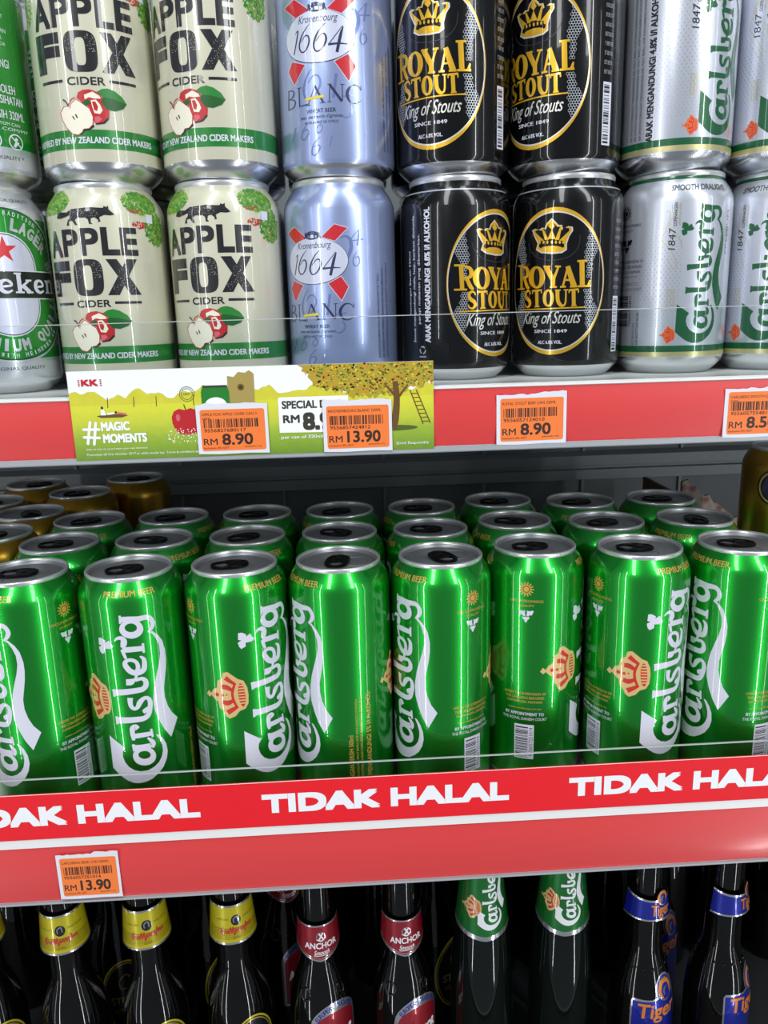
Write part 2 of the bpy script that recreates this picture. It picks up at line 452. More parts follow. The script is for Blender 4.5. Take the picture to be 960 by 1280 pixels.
# ------------------------------------------------------------------ lettering and emblems measured in millimetres on the can wall
SCRIPT = {"polys":[[[5.6,133.5],[8.5,131.6],[10.7,127.7],[12.3,122.7],[12.4,117.2],[11.2,111.4],[9.0,104.7],[6.9,97.9],[5.6,90.9],[5.2,86.8],[5.5,80.5],[7.4,73.6],
[10.3,66.2],[14.3,59.3],[20.3,70.5],[16.4,75.7],[14.0,81.4],[12.7,87.5],[12.7,93.8],[14.1,100.6],[15.3,106.4],[16.0,112.3],[16.0,118.5],[14.7,125.0],[12.4,
129.3],[8.9,133.0]],[[-25.6,65.1],[-25.7,54.0],[-25.8,42.3],[-22.9,39.7],[-19.2,36.7],[-15.7,34.4],[-11.7,32.9],[-8.3,32.6],[-4.3,33.1],[-0.2,34.5],[4.0,
37.6],[7.2,40.8],[9.8,45.7],[10.9,50.5],[10.5,55.9],[8.8,60.3],[6.5,63.7],[5.1,64.4],[4.8,63.9],[6.5,60.5],[7.8,56.2],[7.9,52.3],[6.8,48.1],[4.7,44.9],
[1.6,42.5],[-2.4,40.9],[-6.9,40.8],[-10.8,41.9],[-14.1,44.2],[-16.4,47.6],[-17.4,51.4],[-17.0,54.7],[-15.0,57.7]],[[-24.8,130.9],[-22.7,131.1],[-20.0,129.6],
[-20.2,128.1],[-17.5,129.8],[-16.3,127.4],[-15.0,126.0],[-16.9,124.4],[-20.7,124.2],[-20.7,121.8],[-23.5,120.5],[-24.7,121.9],[-25.4,124.8],[-23.1,126.0],
[-25.1,126.6]],[[1.9,126.4],[3.3,126.3],[3.3,120.2],[1.9,120.2]],[[-9.7,104.2],[-4.3,104.3],[-5.1,101.0],[-6.9,100.0],[-9.9,100.2]],[[-19.3,97.3],[-17.4,
97.7],[-17.3,92.8],[-18.9,92.4]],[[-2.0,82.5],[-0.6,83.5],[1.7,84.6],[1.9,80.8],[-0.0,80.6],[-0.7,79.8],[-1.7,80.9]],[[-19.3,79.1],[-17.7,79.3],[-17.7,
74.0],[-19.3,73.5]],[[1.3,68.9],[2.7,68.9],[3.2,63.4],[1.9,62.8]],[[-10.7,59.9],[-8.9,60.1],[-9.1,55.3],[-10.3,55.1]],[[-9.8,145.7],[-8.5,145.7],[-8.6,
140.7],[-10.0,140.4]]],"strokes":[[[[-9.7,143.2],[-4.4,142.9],[2.4,142.2]],[3.18,3.59,3.47]],[[[1.9,142.4],[6.8,142.5],[9.1,140.4],[9.8,137.6],[8.6,134.9],
[6.7,133.3]],[3.47,2.89,2.78,2.89,2.31,1.16]],[[[-14.3,129.2],[-12.4,131.0],[-9.9,131.3],[-8.4,129.7],[-8.7,127.3],[-9.7,125.0]],[0.69,1.74,2.6,3.47,3.76,
2.31]],[[[-9.9,123.5],[-3.7,123.4],[2.7,123.1]],[3.59,3.47,3.36]],[[[-9.9,123.8],[-9.3,121.1],[-8.3,117.7]],[2.31,2.03,1.74]],[[[-0.0,118.4],[2.0,116.3],
[2.3,113.2],[1.3,109.1],[-2.6,107.7],[-6.2,109.1],[-8.6,112.3],[-9.2,114.8],[-7.6,116.5],[-4.9,116.5],[-2.4,114.7],[-1.7,111.5],[-2.5,108.9]],[0.87,2.31,
2.89,3.36,3.47,3.47,3.36,2.89,2.31,2.31,2.31,2.6,2.6]],[[[-2.9,107.1],[-4.0,103.9],[-5.5,102.3]],[1.74,1.74,1.74]],[[[-4.1,103.0],[-0.3,103.6],[1.7,101.7],
[1.7,98.6],[-0.4,96.6],[-3.7,96.2],[-18.6,95.3]],[2.03,2.31,2.89,3.36,3.47,3.59,4.34]],[[[-8.4,91.7],[-8.7,88.7],[-8.3,85.8],[-6.5,84.1],[-4.5,85.1],[-2.9,
88.0],[-0.5,90.2],[1.7,90.3],[3.1,88.0]],[3.47,3.01,2.6,2.31,2.6,3.36,2.6,2.31,2.31]],[[[2.5,90.0],[3.2,86.7],[2.6,82.5],[1.1,78.5],[-1.8,76.9],[-6.2,76.7],
[-18.6,76.6]],[2.31,2.89,3.01,3.18,3.47,3.76,4.34]],[[[-6.0,70.3],[-7.2,71.7],[-9.0,70.9],[-9.5,68.1],[-9.3,64.9],[-9.2,62.7]],[2.89,3.76,3.47,2.89,2.6,
1.74]],[[[-9.5,65.5],[-3.9,65.7],[2.4,65.8]],[3.47,3.24,2.89]],[[[-10.0,57.6],[-4.8,57.4],[0.8,57.6]],[3.76,3.76,3.47]],[[[-0.6,63.3],[1.7,60.6],[2.6,58.4],
[1.5,56.1]],[1.16,2.6,2.6,2.31]]],"rings":[[[[3.8,135.4],[3.4,133.9],[2.5,132.5],[1.3,131.5],[-0.2,130.8],[-2.0,130.4],[-3.8,130.4],[-5.6,130.9],[-7.2,
131.6],[-8.6,132.7],[-9.6,134.1],[-10.2,135.6],[-10.3,137.2],[-9.8,138.8],[-9.0,140.2],[-7.7,141.4],[-6.1,142.3],[-4.4,142.7],[-2.6,142.7],[-0.8,142.2],
[0.8,141.4],[2.2,140.1],[3.1,138.7],[3.7,137.0]],[[0.2,136.9],[-0.0,136.2],[-0.4,135.5],[-1.1,135.1],[-1.8,134.7],[-2.7,134.6],[-3.7,134.6],[-4.6,134.8],
[-5.4,135.2],[-6.1,135.7],[-6.6,136.3],[-6.9,137.0],[-7.0,137.8],[-6.8,138.5],[-6.3,139.1],[-5.7,139.6],[-4.9,140.0],[-4.0,140.2],[-3.1,140.2],[-2.2,140.0],
[-1.4,139.6],[-0.7,139.0],[-0.2,138.3],[0.1,137.6]]],[[[3.3,49.5],[2.9,47.9],[2.1,46.5],[0.8,45.5],[-0.7,44.8],[-2.5,44.5],[-4.3,44.6],[-6.1,45.1],[-7.8,
45.9],[-9.2,47.1],[-10.2,48.5],[-10.7,50.2],[-10.8,51.9],[-10.4,53.6],[-9.5,55.1],[-8.2,56.4],[-6.7,57.3],[-4.9,57.7],[-3.1,57.6],[-1.3,57.1],[0.3,56.1],
[1.7,54.7],[2.7,53.0],[3.2,51.3]],[[0.1,51.2],[-0.1,50.5],[-0.5,50.0],[-1.2,49.5],[-2.0,49.3],[-2.9,49.2],[-3.9,49.2],[-4.8,49.5],[-5.7,49.9],[-6.4,50.4],
[-7.0,51.0],[-7.3,51.7],[-7.3,52.5],[-7.2,53.2],[-6.7,53.8],[-6.1,54.3],[-5.2,54.6],[-4.3,54.7],[-3.4,54.7],[-2.4,54.4],[-1.5,54.0],[-0.8,53.4],[-0.3,52.7],
[0.0,51.9]]]]}
CROWN = {"outline":[[-15.8,-0.9],[-13.9,1.8],[-12.1,0.1],[-10.3,3.1],[-7.5,4.4],[-6.8,9.2],[-3.7,11.0],[-2.7,14.7],[0.2,15.4],[4.0,12.5],[6.4,10.5],[9.8,9.1],[11.8,
4.6],[12.3,-0.6],[11.9,-6.3],[9.9,-9.8],[6.1,-11.2],[3.5,-14.4],[-0.6,-16.2],[-3.0,-14.4],[-4.5,-10.9],[-6.7,-9.2],[-7.3,-5.1],[-10.2,-3.1],[-12.0,-1.2],
[-13.7,-2.8]],"strokes":[[[[-1.5,11.5],[1.8,8.9],[4.2,7.4]],[3.37,2.4,1.92]],[[[-4.3,5.2],[-1.2,5.1],[2.1,3.2]],[2.88,3.37,2.16]],[[[-4.6,-4.9],[-1.1,-5.6],
[2.3,-4.0]],[2.88,3.37,2.16]],[[[-1.7,-12.1],[1.4,-10.3],[5.0,-8.1]],[3.37,2.88,1.92]],[[[4.6,7.9],[2.8,3.3],[2.3,-0.4],[3.2,-5.0],[5.1,-9.1]],[1.44,1.68,
1.68,1.68,1.44]]],"dots":[[[-7.8,-0.3],1.35],[[-4.1,-0.5],1.06],[[-1.4,-0.1],0.58]],"base":[[10.3,-0.4],[10.3,-3.5],[10.0,-6.1],[9.4,-7.8],[8.6,-8.4],[7.7,
-7.7],[6.9,-6.0],[6.3,-3.4],[6.0,-0.3],[6.0,2.8],[6.3,5.4],[6.9,7.1],[7.7,7.7],[8.6,7.0],[9.4,5.3],[10.0,2.6]]}
BLUE = {"n1664":[[[[-30.0,71.9],[-28.1,73.1],[-29.1,69.1],[-31.6,62.3]],[0.29,0.72,0.86,0.86]],[[[-20.4,75.6],[-23.4,73.1],[-26.2,69.6],[-27.6,65.5],[-26.2,62.7],
[-23.6,63.3],[-21.5,66.6],[-21.7,69.6],[-23.6,70.1],[-26.3,67.5]],[0.22,0.58,0.86,0.94,0.72,0.72,1.01,0.86,0.58,0.36]],[[[-11.9,75.1],[-15.2,72.3],[-17.8,
68.4],[-18.9,64.7],[-17.4,62.1],[-14.5,63.1],[-12.0,66.7],[-12.4,69.8],[-14.5,69.9],[-17.5,67.0]],[0.22,0.65,1.01,1.08,0.72,0.72,1.15,0.94,0.58,0.36]],
[[[-3.0,73.8],[-4.8,71.5],[-10.6,65.0]],[0.29,0.43,0.5]],[[[-10.9,64.9],[-5.1,65.3],[-0.5,65.1]],[1.15,0.86,0.36]],[[[-2.6,73.4],[-4.2,69.1],[-6.4,61.1]],
[0.58,1.58,1.58]]],"blanc":[[[[-37.7,46.1],[-38.8,36.4]],[0.65,0.65]],[[[-37.7,45.7],[-34.2,45.3],[-33.3,43.5],[-35.1,41.9],[-37.9,41.6]],[0.36,0.58,0.79,
0.58,0.29]],[[[-37.9,41.6],[-33.6,40.6],[-32.6,38.8],[-34.4,36.9],[-38.7,36.5]],[0.29,0.58,0.86,0.58,0.36]],[[[-29.3,45.8],[-29.5,36.7]],[0.65,0.65]],[[[-30.6,
45.8],[-27.5,45.8]],[0.36,0.36]],[[[-29.5,36.7],[-24.0,37.1]],[0.43,0.65]],[[[-19.2,45.9],[-23.7,36.6]],[0.43,0.43]],[[[-19.4,45.9],[-14.8,37.1]],[1.15,
1.15]],[[[-25.0,36.5],[-22.3,36.5]],[0.36,0.36]],[[[-16.7,37.0],[-13.5,37.1]],[0.36,0.36]],[[[-10.9,46.0],[-11.5,37.3]],[0.43,0.43]],[[[-11.0,45.8],[-4.7,
37.5]],[1.3,1.3]],[[[-4.1,45.8],[-4.4,37.5]],[0.43,0.43]],[[[-12.2,45.9],[-10.0,45.9]],[0.36,0.36]],[[[-5.2,45.7],[-2.9,45.7]],[0.36,0.36]],[[[-12.7,37.3],
[-10.4,37.3]],[0.36,0.36]],[[[6.2,43.4],[4.4,45.3],[1.2,45.3],[-1.3,42.6],[-1.5,39.8],[0.1,37.2],[3.3,36.7],[6.3,38.3]],[0.36,0.43,0.86,1.58,1.58,0.86,
0.43,0.29]],[[[6.3,45.5],[6.3,43.1]],[0.36,0.36]]],"yellow":[[[[-25.3,39.5],[-14.5,40.3]],[1.3,1.3]]],"ghost":[[[[-20.9,54.2],[-24.6,49.5],[-26.3,44.0],
[-24.8,39.8],[-20.4,40.3],[-16.2,45.8],[-16.8,49.9],[-19.8,50.7],[-23.2,47.4]],[0.43,1.01,1.3,1.01,0.86,1.3,1.15,0.72,0.43]],[[[-7.2,51.0],[-9.2,39.4]],
[1.44,1.44]],[[[11.3,85.9],[6.0,79.9],[13.4,80.3]],[0.43,0.58,0.72]],[[[11.3,85.9],[9.5,76.9]],[1.01,1.01]],[[[9.4,73.9],[7.1,70.2],[7.0,66.9],[8.7,65.9],
[10.7,68.2],[10.0,70.9],[7.8,70.2]],[0.36,0.58,0.72,0.58,0.86,0.72,0.36]],[[[-0.2,81.0],[3.3,81.9],[5.7,79.6],[5.8,74.9],[2.8,69.0],[0.6,68.3]],[0.29,1.01,
1.87,2.02,1.3,0.43]],[[[-0.6,36.4],[0.8,33.6],[-0.1,30.8],[-3.0,29.5],[-5.2,30.6]],[0.43,1.15,1.01,0.72,0.36]],[[[-4.0,39.9],[1.7,40.5]],[0.58,0.58]]],
"small":[[[[-33.2,26.7],[-36.6,19.4]],[1.01,1.01]],[[[-24.6,27.4],[-28.2,24.2],[-29.1,20.6],[-26.8,19.9],[-24.3,22.8],[-25.3,24.9],[-27.9,23.5]],[0.29,
0.58,0.72,0.58,0.72,0.65,0.36]],[[[-16.8,27.0],[-19.4,24.5],[-18.8,22.4],[-16.6,23.4],[-16.2,25.9],[-18.2,26.3]],[0.36,0.58,0.65,0.58,0.65,0.43]],[[[-17.2,
20.6],[-21.4,17.0],[-22.7,12.7],[-20.8,11.3],[-18.0,14.2],[-18.3,16.3],[-21.5,15.6]],[0.29,0.65,0.79,0.58,0.86,0.72,0.36]],[[[-10.8,20.5],[-12.4,15.2]],
[0.86,0.86]]],"reds":[[[-37.6,85.8],[-29.7,88.4],[-20.9,82.0],[-29.3,79.6]],[[-3.1,88.3],[4.1,86.2],[-3.1,79.6],[-10.8,81.9]],[[-0.4,60.4],[3.6,54.8],[-0.5,
47.4],[-7.8,56.8]],[[-33.4,59.3],[-24.6,56.4],[-32.4,47.7],[-36.9,54.9]]]}
STOUT = {"gold":[[[[-39.4,65.0],[-38.7,51.4]],[2.45,2.45]],[[[-43.3,64.9],[-37.2,64.7]],[1.15,1.15]],[[[-43.4,51.6],[-35.9,51.5]],[1.01,1.01]],[[[-38.3,64.4],[-34.6,
63.3],[-33.3,60.8],[-34.4,58.3],[-38.2,58.1]],[1.01,1.87,2.59,1.87,1.01]],[[[-36.4,58.2],[-33.8,53.0],[-32.0,51.6]],[2.02,2.3,1.01]],[[[-20.7,63.2],[-16.4,
55.7]],[3.02,2.74]],[[[-13.4,62.8],[-16.1,55.7]],[1.15,1.58]],[[[-16.4,56.7],[-16.3,51.7]],[2.59,2.59]],[[[-22.4,63.4],[-18.1,63.2]],[1.01,1.01]],[[[-15.3,
63.1],[-12.0,62.9]],[1.01,1.01]],[[[-18.3,51.8],[-14.0,51.7]],[1.01,1.01]],[[[-8.0,62.9],[-10.6,52.0]],[1.15,1.15]],[[[-8.2,62.9],[-4.3,51.8]],[2.59,3.31]],
[[[-9.5,55.4],[-4.9,55.3]],[1.01,1.01]],[[[-12.2,51.7],[-8.9,51.7]],[1.01,1.01]],[[[-6.6,51.6],[-2.4,51.6]],[1.01,1.01]],[[[-0.2,65.6],[0.5,51.7]],[2.88,
2.88]],[[[-2.8,65.5],[2.8,65.6]],[1.15,1.15]],[[[-2.1,51.7],[5.6,51.7]],[1.15,1.15]],[[[4.0,51.6],[5.0,55.0]],[2.02,0.86]],[[[-30.9,48.3],[-31.5,49.7],
[-33.0,50.3],[-34.8,48.8],[-34.0,46.4],[-31.6,44.5],[-31.1,42.6],[-32.6,41.0],[-34.6,41.6],[-35.1,43.0]],[0.72,0.86,1.3,1.73,2.16,2.16,1.87,1.3,0.86,0.72]],
[[[-26.4,49.8],[-26.0,41.0]],[2.16,2.16]],[[[-29.6,50.1],[-23.0,50.3]],[1.15,1.15]],[[[-29.4,50.3],[-29.3,48.4]],[0.65,0.65]],[[[-23.3,50.3],[-23.2,48.5]],
[0.65,0.65]],[[[-27.8,41.0],[-24.3,41.1]],[0.72,0.72]],[[[-13.6,49.7],[-13.3,44.5],[-11.9,41.8],[-10.2,41.2],[-8.9,42.9],[-8.8,49.5]],[2.16,2.16,2.02,1.3,
1.01,0.86]],[[[-15.0,49.9],[-11.8,49.9]],[0.72,0.72]],[[[-10.0,49.9],[-7.6,49.9]],[0.72,0.72]],[[[-4.5,49.7],[-4.1,41.1]],[2.16,2.16]],[[[-7.2,49.7],[-1.6,
50.0]],[1.15,1.15]],[[[-7.0,49.8],[-7.0,48.1]],[0.65,0.65]],[[[-1.7,49.9],[-1.7,48.1]],[0.65,0.65]],[[[-5.6,41.0],[-2.5,41.1]],[0.72,0.72]],[[[-40.3,39.4],
[-15.1,39.8],[2.8,40.0]],[0.72,0.72,0.72]]],"rings":[[[[-21.2,57.3],[-21.3,55.9],[-21.7,54.6],[-22.3,53.4],[-23.1,52.5],[-24.0,51.8],[-25.2,51.4],[-26.4,
51.3],[-27.7,51.5],[-28.9,52.0],[-30.1,52.8],[-31.1,53.9],[-31.9,55.1],[-32.4,56.5],[-32.6,57.9],[-32.4,59.3],[-32.0,60.6],[-31.3,61.8],[-30.3,62.7],[-29.2,
63.4],[-27.9,63.8],[-26.7,63.8],[-25.5,63.6],[-24.3,63.1],[-23.3,62.3],[-22.4,61.3],[-21.8,60.0],[-21.4,58.7]],[[-24.6,57.5],[-24.6,56.4],[-24.7,55.3],
[-24.9,54.4],[-25.2,53.6],[-25.6,53.0],[-26.0,52.6],[-26.4,52.5],[-26.9,52.7],[-27.3,53.1],[-27.7,53.7],[-28.1,54.5],[-28.4,55.5],[-28.6,56.6],[-28.6,57.7],
[-28.6,58.8],[-28.5,59.9],[-28.2,60.8],[-27.9,61.6],[-27.5,62.2],[-27.1,62.5],[-26.7,62.6],[-26.2,62.4],[-25.8,62.1],[-25.4,61.4],[-25.1,60.6],[-24.8,59.7],
[-24.6,58.6]]],[[[-15.5,45.6],[-15.6,44.5],[-15.8,43.5],[-16.2,42.6],[-16.7,41.8],[-17.3,41.2],[-18.0,40.9],[-18.8,40.8],[-19.6,40.9],[-20.3,41.3],[-21.0,
41.9],[-21.6,42.7],[-22.0,43.7],[-22.3,44.7],[-22.4,45.8],[-22.4,46.9],[-22.1,48.0],[-21.7,48.9],[-21.2,49.6],[-20.5,50.2],[-19.8,50.5],[-19.0,50.6],[-18.3,
50.4],[-17.5,50.1],[-16.9,49.5],[-16.3,48.7],[-15.9,47.7],[-15.6,46.7]],[[-17.7,45.7],[-17.7,44.8],[-17.8,44.0],[-17.9,43.3],[-18.1,42.7],[-18.3,42.3],
[-18.6,42.0],[-18.8,41.9],[-19.1,42.0],[-19.4,42.3],[-19.6,42.8],[-19.8,43.4],[-20.0,44.1],[-20.1,44.9],[-20.1,45.7],[-20.1,46.6],[-20.0,47.4],[-19.9,48.1],
[-19.7,48.7],[-19.5,49.1],[-19.3,49.4],[-19.0,49.5],[-18.7,49.4],[-18.5,49.1],[-18.2,48.6],[-18.0,48.0],[-17.9,47.3],[-17.8,46.5]]]],"crown_out":[[-30.4,
83.8],[-28.2,84.6],[-25.6,83.7],[-23.7,84.7],[-21.9,84.4],[-21.0,86.7],[-17.9,89.4],[-14.8,86.5],[-14.1,85.5],[-12.0,85.4],[-11.3,83.0],[-8.6,84.5],[-5.9,
84.1],[-5.7,82.0],[-7.7,79.1],[-9.0,75.1],[-8.9,71.8],[-11.6,70.2],[-17.3,70.0],[-24.1,70.9],[-27.5,72.9],[-26.3,76.2],[-29.0,80.6]],"crown_gold":[[[-11.3,
72.8],[-11.6,72.4],[-12.5,72.0],[-13.8,71.8],[-15.4,71.7],[-17.3,71.7],[-19.3,71.9],[-21.0,72.2],[-22.5,72.6],[-23.5,73.1],[-23.8,73.5],[-23.5,73.9],[-22.5,
74.2],[-21.1,74.4],[-19.3,74.5],[-17.4,74.5],[-15.5,74.3],[-13.8,74.0],[-12.5,73.6],[-11.6,73.2]],[[-28.6,83.1],[-23.5,78.7],[-22.3,77.8],[-25.7,77.6]],
[[-23.6,83.5],[-22.5,83.4],[-19.3,77.8],[-21.8,77.9]],[[-17.9,88.1],[-15.9,84.9],[-17.8,83.2],[-19.9,85.2]],[[-17.8,83.2],[-15.2,78.0],[-20.1,78.4]],[[-13.0,
84.4],[-12.0,84.4],[-13.4,77.4],[-15.7,77.5]],[[-6.8,83.0],[-10.1,76.5],[-13.2,77.2]],[[-24.2,76.9],[-24.4,76.2],[-24.9,76.0],[-25.4,76.3],[-25.7,77.0],
[-25.4,77.7],[-24.9,77.9],[-24.4,77.6]],[[-21.8,76.7],[-22.0,76.1],[-22.5,75.8],[-23.0,76.1],[-23.2,76.8],[-23.0,77.5],[-22.6,77.7],[-22.1,77.4]],[[-19.5,
76.6],[-19.7,75.9],[-20.1,75.6],[-20.6,76.0],[-20.8,76.6],[-20.7,77.3],[-20.2,77.6],[-19.7,77.2]],[[-16.9,76.4],[-17.1,75.7],[-17.6,75.5],[-18.0,75.8],
[-18.2,76.5],[-18.1,77.1],[-17.6,77.4],[-17.1,77.1]],[[-14.5,76.2],[-14.7,75.6],[-15.1,75.3],[-15.6,75.6],[-15.8,76.3],[-15.6,77.0],[-15.2,77.2],[-14.7,
76.9]],[[-12.3,76.1],[-12.5,75.5],[-12.9,75.2],[-13.4,75.5],[-13.6,76.2],[-13.4,76.8],[-13.0,77.1],[-12.5,76.8]],[[-10.3,76.0],[-10.5,75.4],[-10.9,75.1],
[-11.4,75.4],[-11.6,76.1],[-11.4,76.7],[-11.0,77.0],[-10.5,76.7]]],"shield":[[[[-33.1,76.8],[-31.1,72.5],[-25.7,68.3],[-17.2,66.6],[-8.8,67.7],[-4.0,70.9],
[-2.0,74.9],[-1.6,79.6]],[0.36,0.36,0.36,0.36,0.36,0.36,0.36,0.36]]]}
# ------------------------------------------------------------------ cans
TALL = [(0, 4), (18, 5), (22, 1.5), (23.5, 0), (25, 0.8), (26, 2.5), (30.5, 7.5), (32, 10), (32.6, 13), (32.6, 150), (32.2, 153.5), (31.2, 156.6), (29.4, 160), (27.4, 163), (26.6, 164.2)]
SMALL = [(0, 4), (18, 5), (22, 1.5), (23.5, 0), (24.8, 0.3), (26, 1.4), (29.4, 4.4), (31.8, 7.0), (32.6, 9.8), (32.6, 97), (32.2, 100.5), (31, 103.8), (28.9, 107.2), (27.2, 109.4), (26.5, 110.8)]
def fine(prof):   # rounder shoulder and heel
    o = []
    for i in range(len(prof) - 1):
        o.append(prof[i])
    o.append(prof[-1]); return o
def body_profile(prof): return [p for p in prof[5:]]

def make_lid(top, depth, parent, tab_rot):
    mb = MB(); t = top
    mb.lathe([(26.5, t - 3.2), (26.95, t - 2.2), (27.0, t - 0.9), (26.6, t - 0.15), (26.0, t), (25.5, t - 0.4), (25.1, t - 1.6), (24.6, t - depth - 0.9), (23.9, t - depth - 1.3), (23.2, t - depth - 1.0), (22.6, t - depth), (0, t - depth)], 64,
             ['rim_metal'] * 6 + ['lid_metal'] * 5, 60)
    # scored mouth panel
    pts = [(9.5 * math.cos(2 * PI * i / 20) + 0, -10.5 + 9 * math.sin(2 * PI * i / 20), t - depth + 0.15) for i in range(21)]
    mb.tube(pts, 0.22, 'lid_metal', 5)
    lid = mb.build('lid', parent)
    tb = MB()
    def oval(cx, cy, a, b, n=20): return [(cx + a * math.copysign(abs(math.cos(x)) ** .75, math.cos(x)), cy + b * math.copysign(abs(math.sin(x)) ** .75, math.sin(x))) for x in [2 * PI * i / n for i in range(n)]]
    tb.extrude([oval(0, 3, 7.8, 12.0), oval(0, 8.2, 4.6, 4.6)[::-1]], 1.1, 'black_tab', Matrix.Translation((0, 0, t - depth + 0.7)))
    tb.lathe([(0, t - depth + 2.3), (2.0, t - depth + 2.2), (2.6, t - depth + 1.8), (2.8, t - depth + 0.1)][::-1], 16, 'black_tab')
    tb.tube([(7.0 * math.cos(a), 3 + 11.2 * math.sin(a), t - depth + 1.7) for a in [2 * PI * i / 24 for i in range(25)]], 0.55, 'black_tab', 6)
    tab = tb.build('pull_tab', lid)
    tab.rotation_euler = (0, 0, math.radians(tab_rot))
    tab['label'] = 'black pull tab'
    return lid

def make_can(name, prof, mats, art, top, depth, label, cat, vl=(), tab_rot=90):
    t = thing(name, label, cat)
    mb = MB(); mb.lathe(prof, 96, mats)
    for a in art: wrap(mb, a, 33.0, body_profile(prof), vlines=vl)
    mb.build('can_body', t)
    make_lid(top, depth, t, tab_rot)
    return t

def clip_v(zs): return zs
VT = [150 + k * 1.2 for k in range(12)]
VS = [97 + k * 1.2 for k in range(13)]

def script_logo(art, m, scale=1.0, du=0.0, dv=0.0):
    k = art.k; art.k = (scale, du, dv)
    for p in SCRIPT['polys']: art.poly(p, m, 2)
    for p, w in SCRIPT['strokes']: art.stroke(p, w, m, 2)
    for o, i in SCRIPT['rings']: art.ring(o, i, m, 2)
    art.k = k

def crown(art, scale, du, dv, gold, red):
    k = art.k; art.k = (scale, du, dv)
    art.poly(CROWN['outline'], gold, 1)
    for p, w in CROWN['strokes']: art.stroke(p, w, red, 2)
    for (x, y), r in CROWN['dots']: art.ell(x, y, r, r, red, 2, 12)
    art.poly(CROWN['base'], red, 2)
    for i in range(7): art.rect(6.3, -6.4 + i * 2.0, 10.1, -5.5 + i * 2.0, gold, 3)
    art.k = k

def sun(art, x, y, r, m, core):
    for i in range(14):
        a = 2 * PI * i / 14; d = 0.16
        art.poly([(x + r * .55 * math.cos(a - d), y + r * .55 * math.sin(a - d)), (x + r * math.cos(a - .07), y + r * math.sin(a - .07)), (x + r * math.cos(a + .07), y + r * math.sin(a + .07)), (x + r * .55 * math.cos(a + d), y + r * .55 * math.sin(a + d))], m, 1)
    art.ell(x, y, r * .62, r * .62, m, 1, 20); art.ell(x, y, r * .5, r * .5, core, 2, 20, .72); art.ell(x, y, r * .3, r * .3, m, 3, 14)

def hop(art, x, y, r, m):
    up = [(.06, .04), (.16, .42), (.12, .82), (.5, .74), (.95, .86), (1.12, .72), (.98, .42), (.84, .1), (.55, .16), (.34, -.1)]
    for s in (-1, 1): art.poly([(x + r * s * p, y + r * q) for p, q in up], m, 2)
    art.poly([(x + r * p, y + r * q) for p, q in [(-.1, -.12), (-.34, -.2), (-.56, -.14), (-.44, -.5), (-.24, -.62), (-.16, -.92), (0, -1.04), (.16, -.92), (.24, -.62), (.44, -.5), (.56, -.14), (.34, -.2), (.1, -.12)]], m, 2)

# --- tall green can
def art_green():
    A = Art()
    for half in (0, 1):
        d = 103.67 * half; A.k = (1, d, 0)
        script_logo(A, 'white_ink', 1, d, 0)
        A.text('PREMIUM BEER', -19, 156.4, 14, 159.8, 'gold_ink', 2, 0.01)
        crown(A, 1, d - 33.5, 90.3, 'beige_ink', 'red_ink')
        if half == 0:
            c = 44.6
            sun(A, c, 145.5, 4.9, 'gold_ink', 'dark_gold_ink')
            A.text('UNCOMPROMISING', c - 11, 136.6, c + 11, 138.4, 'gold_ink', 1); A.text('QUALITY', c - 5.2, 133.4, c + 5.2, 135.2, 'gold_ink', 1)
            hop(A, c, 127.6, 4.4, 'white_ink')
            for i, s in enumerate(('UNDER THE SUPERVISION OF', 'THE CARLSBERG BREWERIES', 'COPENHAGEN, DENMARK')): A.text(s, c - 14 + i, 72.5 - 3 * i, c + 14 - i, 74.3 - 3 * i, 'gold_ink', 1)
            A.text('www.carlsberg.com.my', c - 11, 61.8, c + 11, 63.4, 'gold_ink', 1)
            A.text('BY APPOINTMENT TO', c - 13, 57.6, c + 13, 59.8, 'white_ink', 1, .02); A.text('THE ROYAL DANISH COURT', c - 15, 54.2, c + 15, 56.2, 'white_ink', 1)
            A.rect(c - 6.5, 26, c + 6.5, 51, 'white_ink', 1)
            A.bars(c - 5.7, 27, c + 2.6, 50, 'black_ink', 2, False, 4, 22); A.text('9556057251014', c + 3.2, 28, c + 5.8, 49, 'black_ink', 2, rot=90)
        else:
            A.text('KANDUNGAN BERSIH 500ml', 30, 16, 33.1, 58, 'gold_ink', 1, .01, rot=90)
            A.text('BIR MENGANDUNGI AIR, MALT BARLI, HOP DAN KARBON DIOKSIDA', 34.9, 16, 36.4, 83, 'gold_ink', 1, rot=90)
            A.text('DIBREW DAN DITINKAN OLEH CARLSBERG BREWERY MALAYSIA BHD', 37.7, 16, 39.2, 84, 'gold_ink', 1, rot=90)
            A.text('ARAK MENGANDUNGI 5% l/l ALKOHOL', 42.1, 16, 45.5, 86, 'gold_ink', 1, .015, rot=90)
    return A
G_MATS = ['aluminium'] * 6 + ['green_foil'] * 8

# --- cream cider can
def foliage(A, rnd, cx, cy, rx, ry, n, cols, s=(.5, 1.3), layer=1):
    for i in range(n):
        a = rnd.random() * 2 * PI; q = math.sqrt(rnd.random()); x, y = cx + rx * q * math.cos(a), cy + ry * q * math.sin(a)
        r = rnd.uniform(*s); t = rnd.random() * PI; c, d = math.cos(t), math.sin(t)
        A.put([(x + r * (p * c - w * d), y + r * (p * d + w * c)) for p, w in ((1, 0), (.3, .55), (-.5, .5), (-1, 0), (-.4, -.5), (.4, -.5))], [(0, 1, 2, 3, 4, 5)], rnd.choice(cols), layer + rnd.randrange(2))

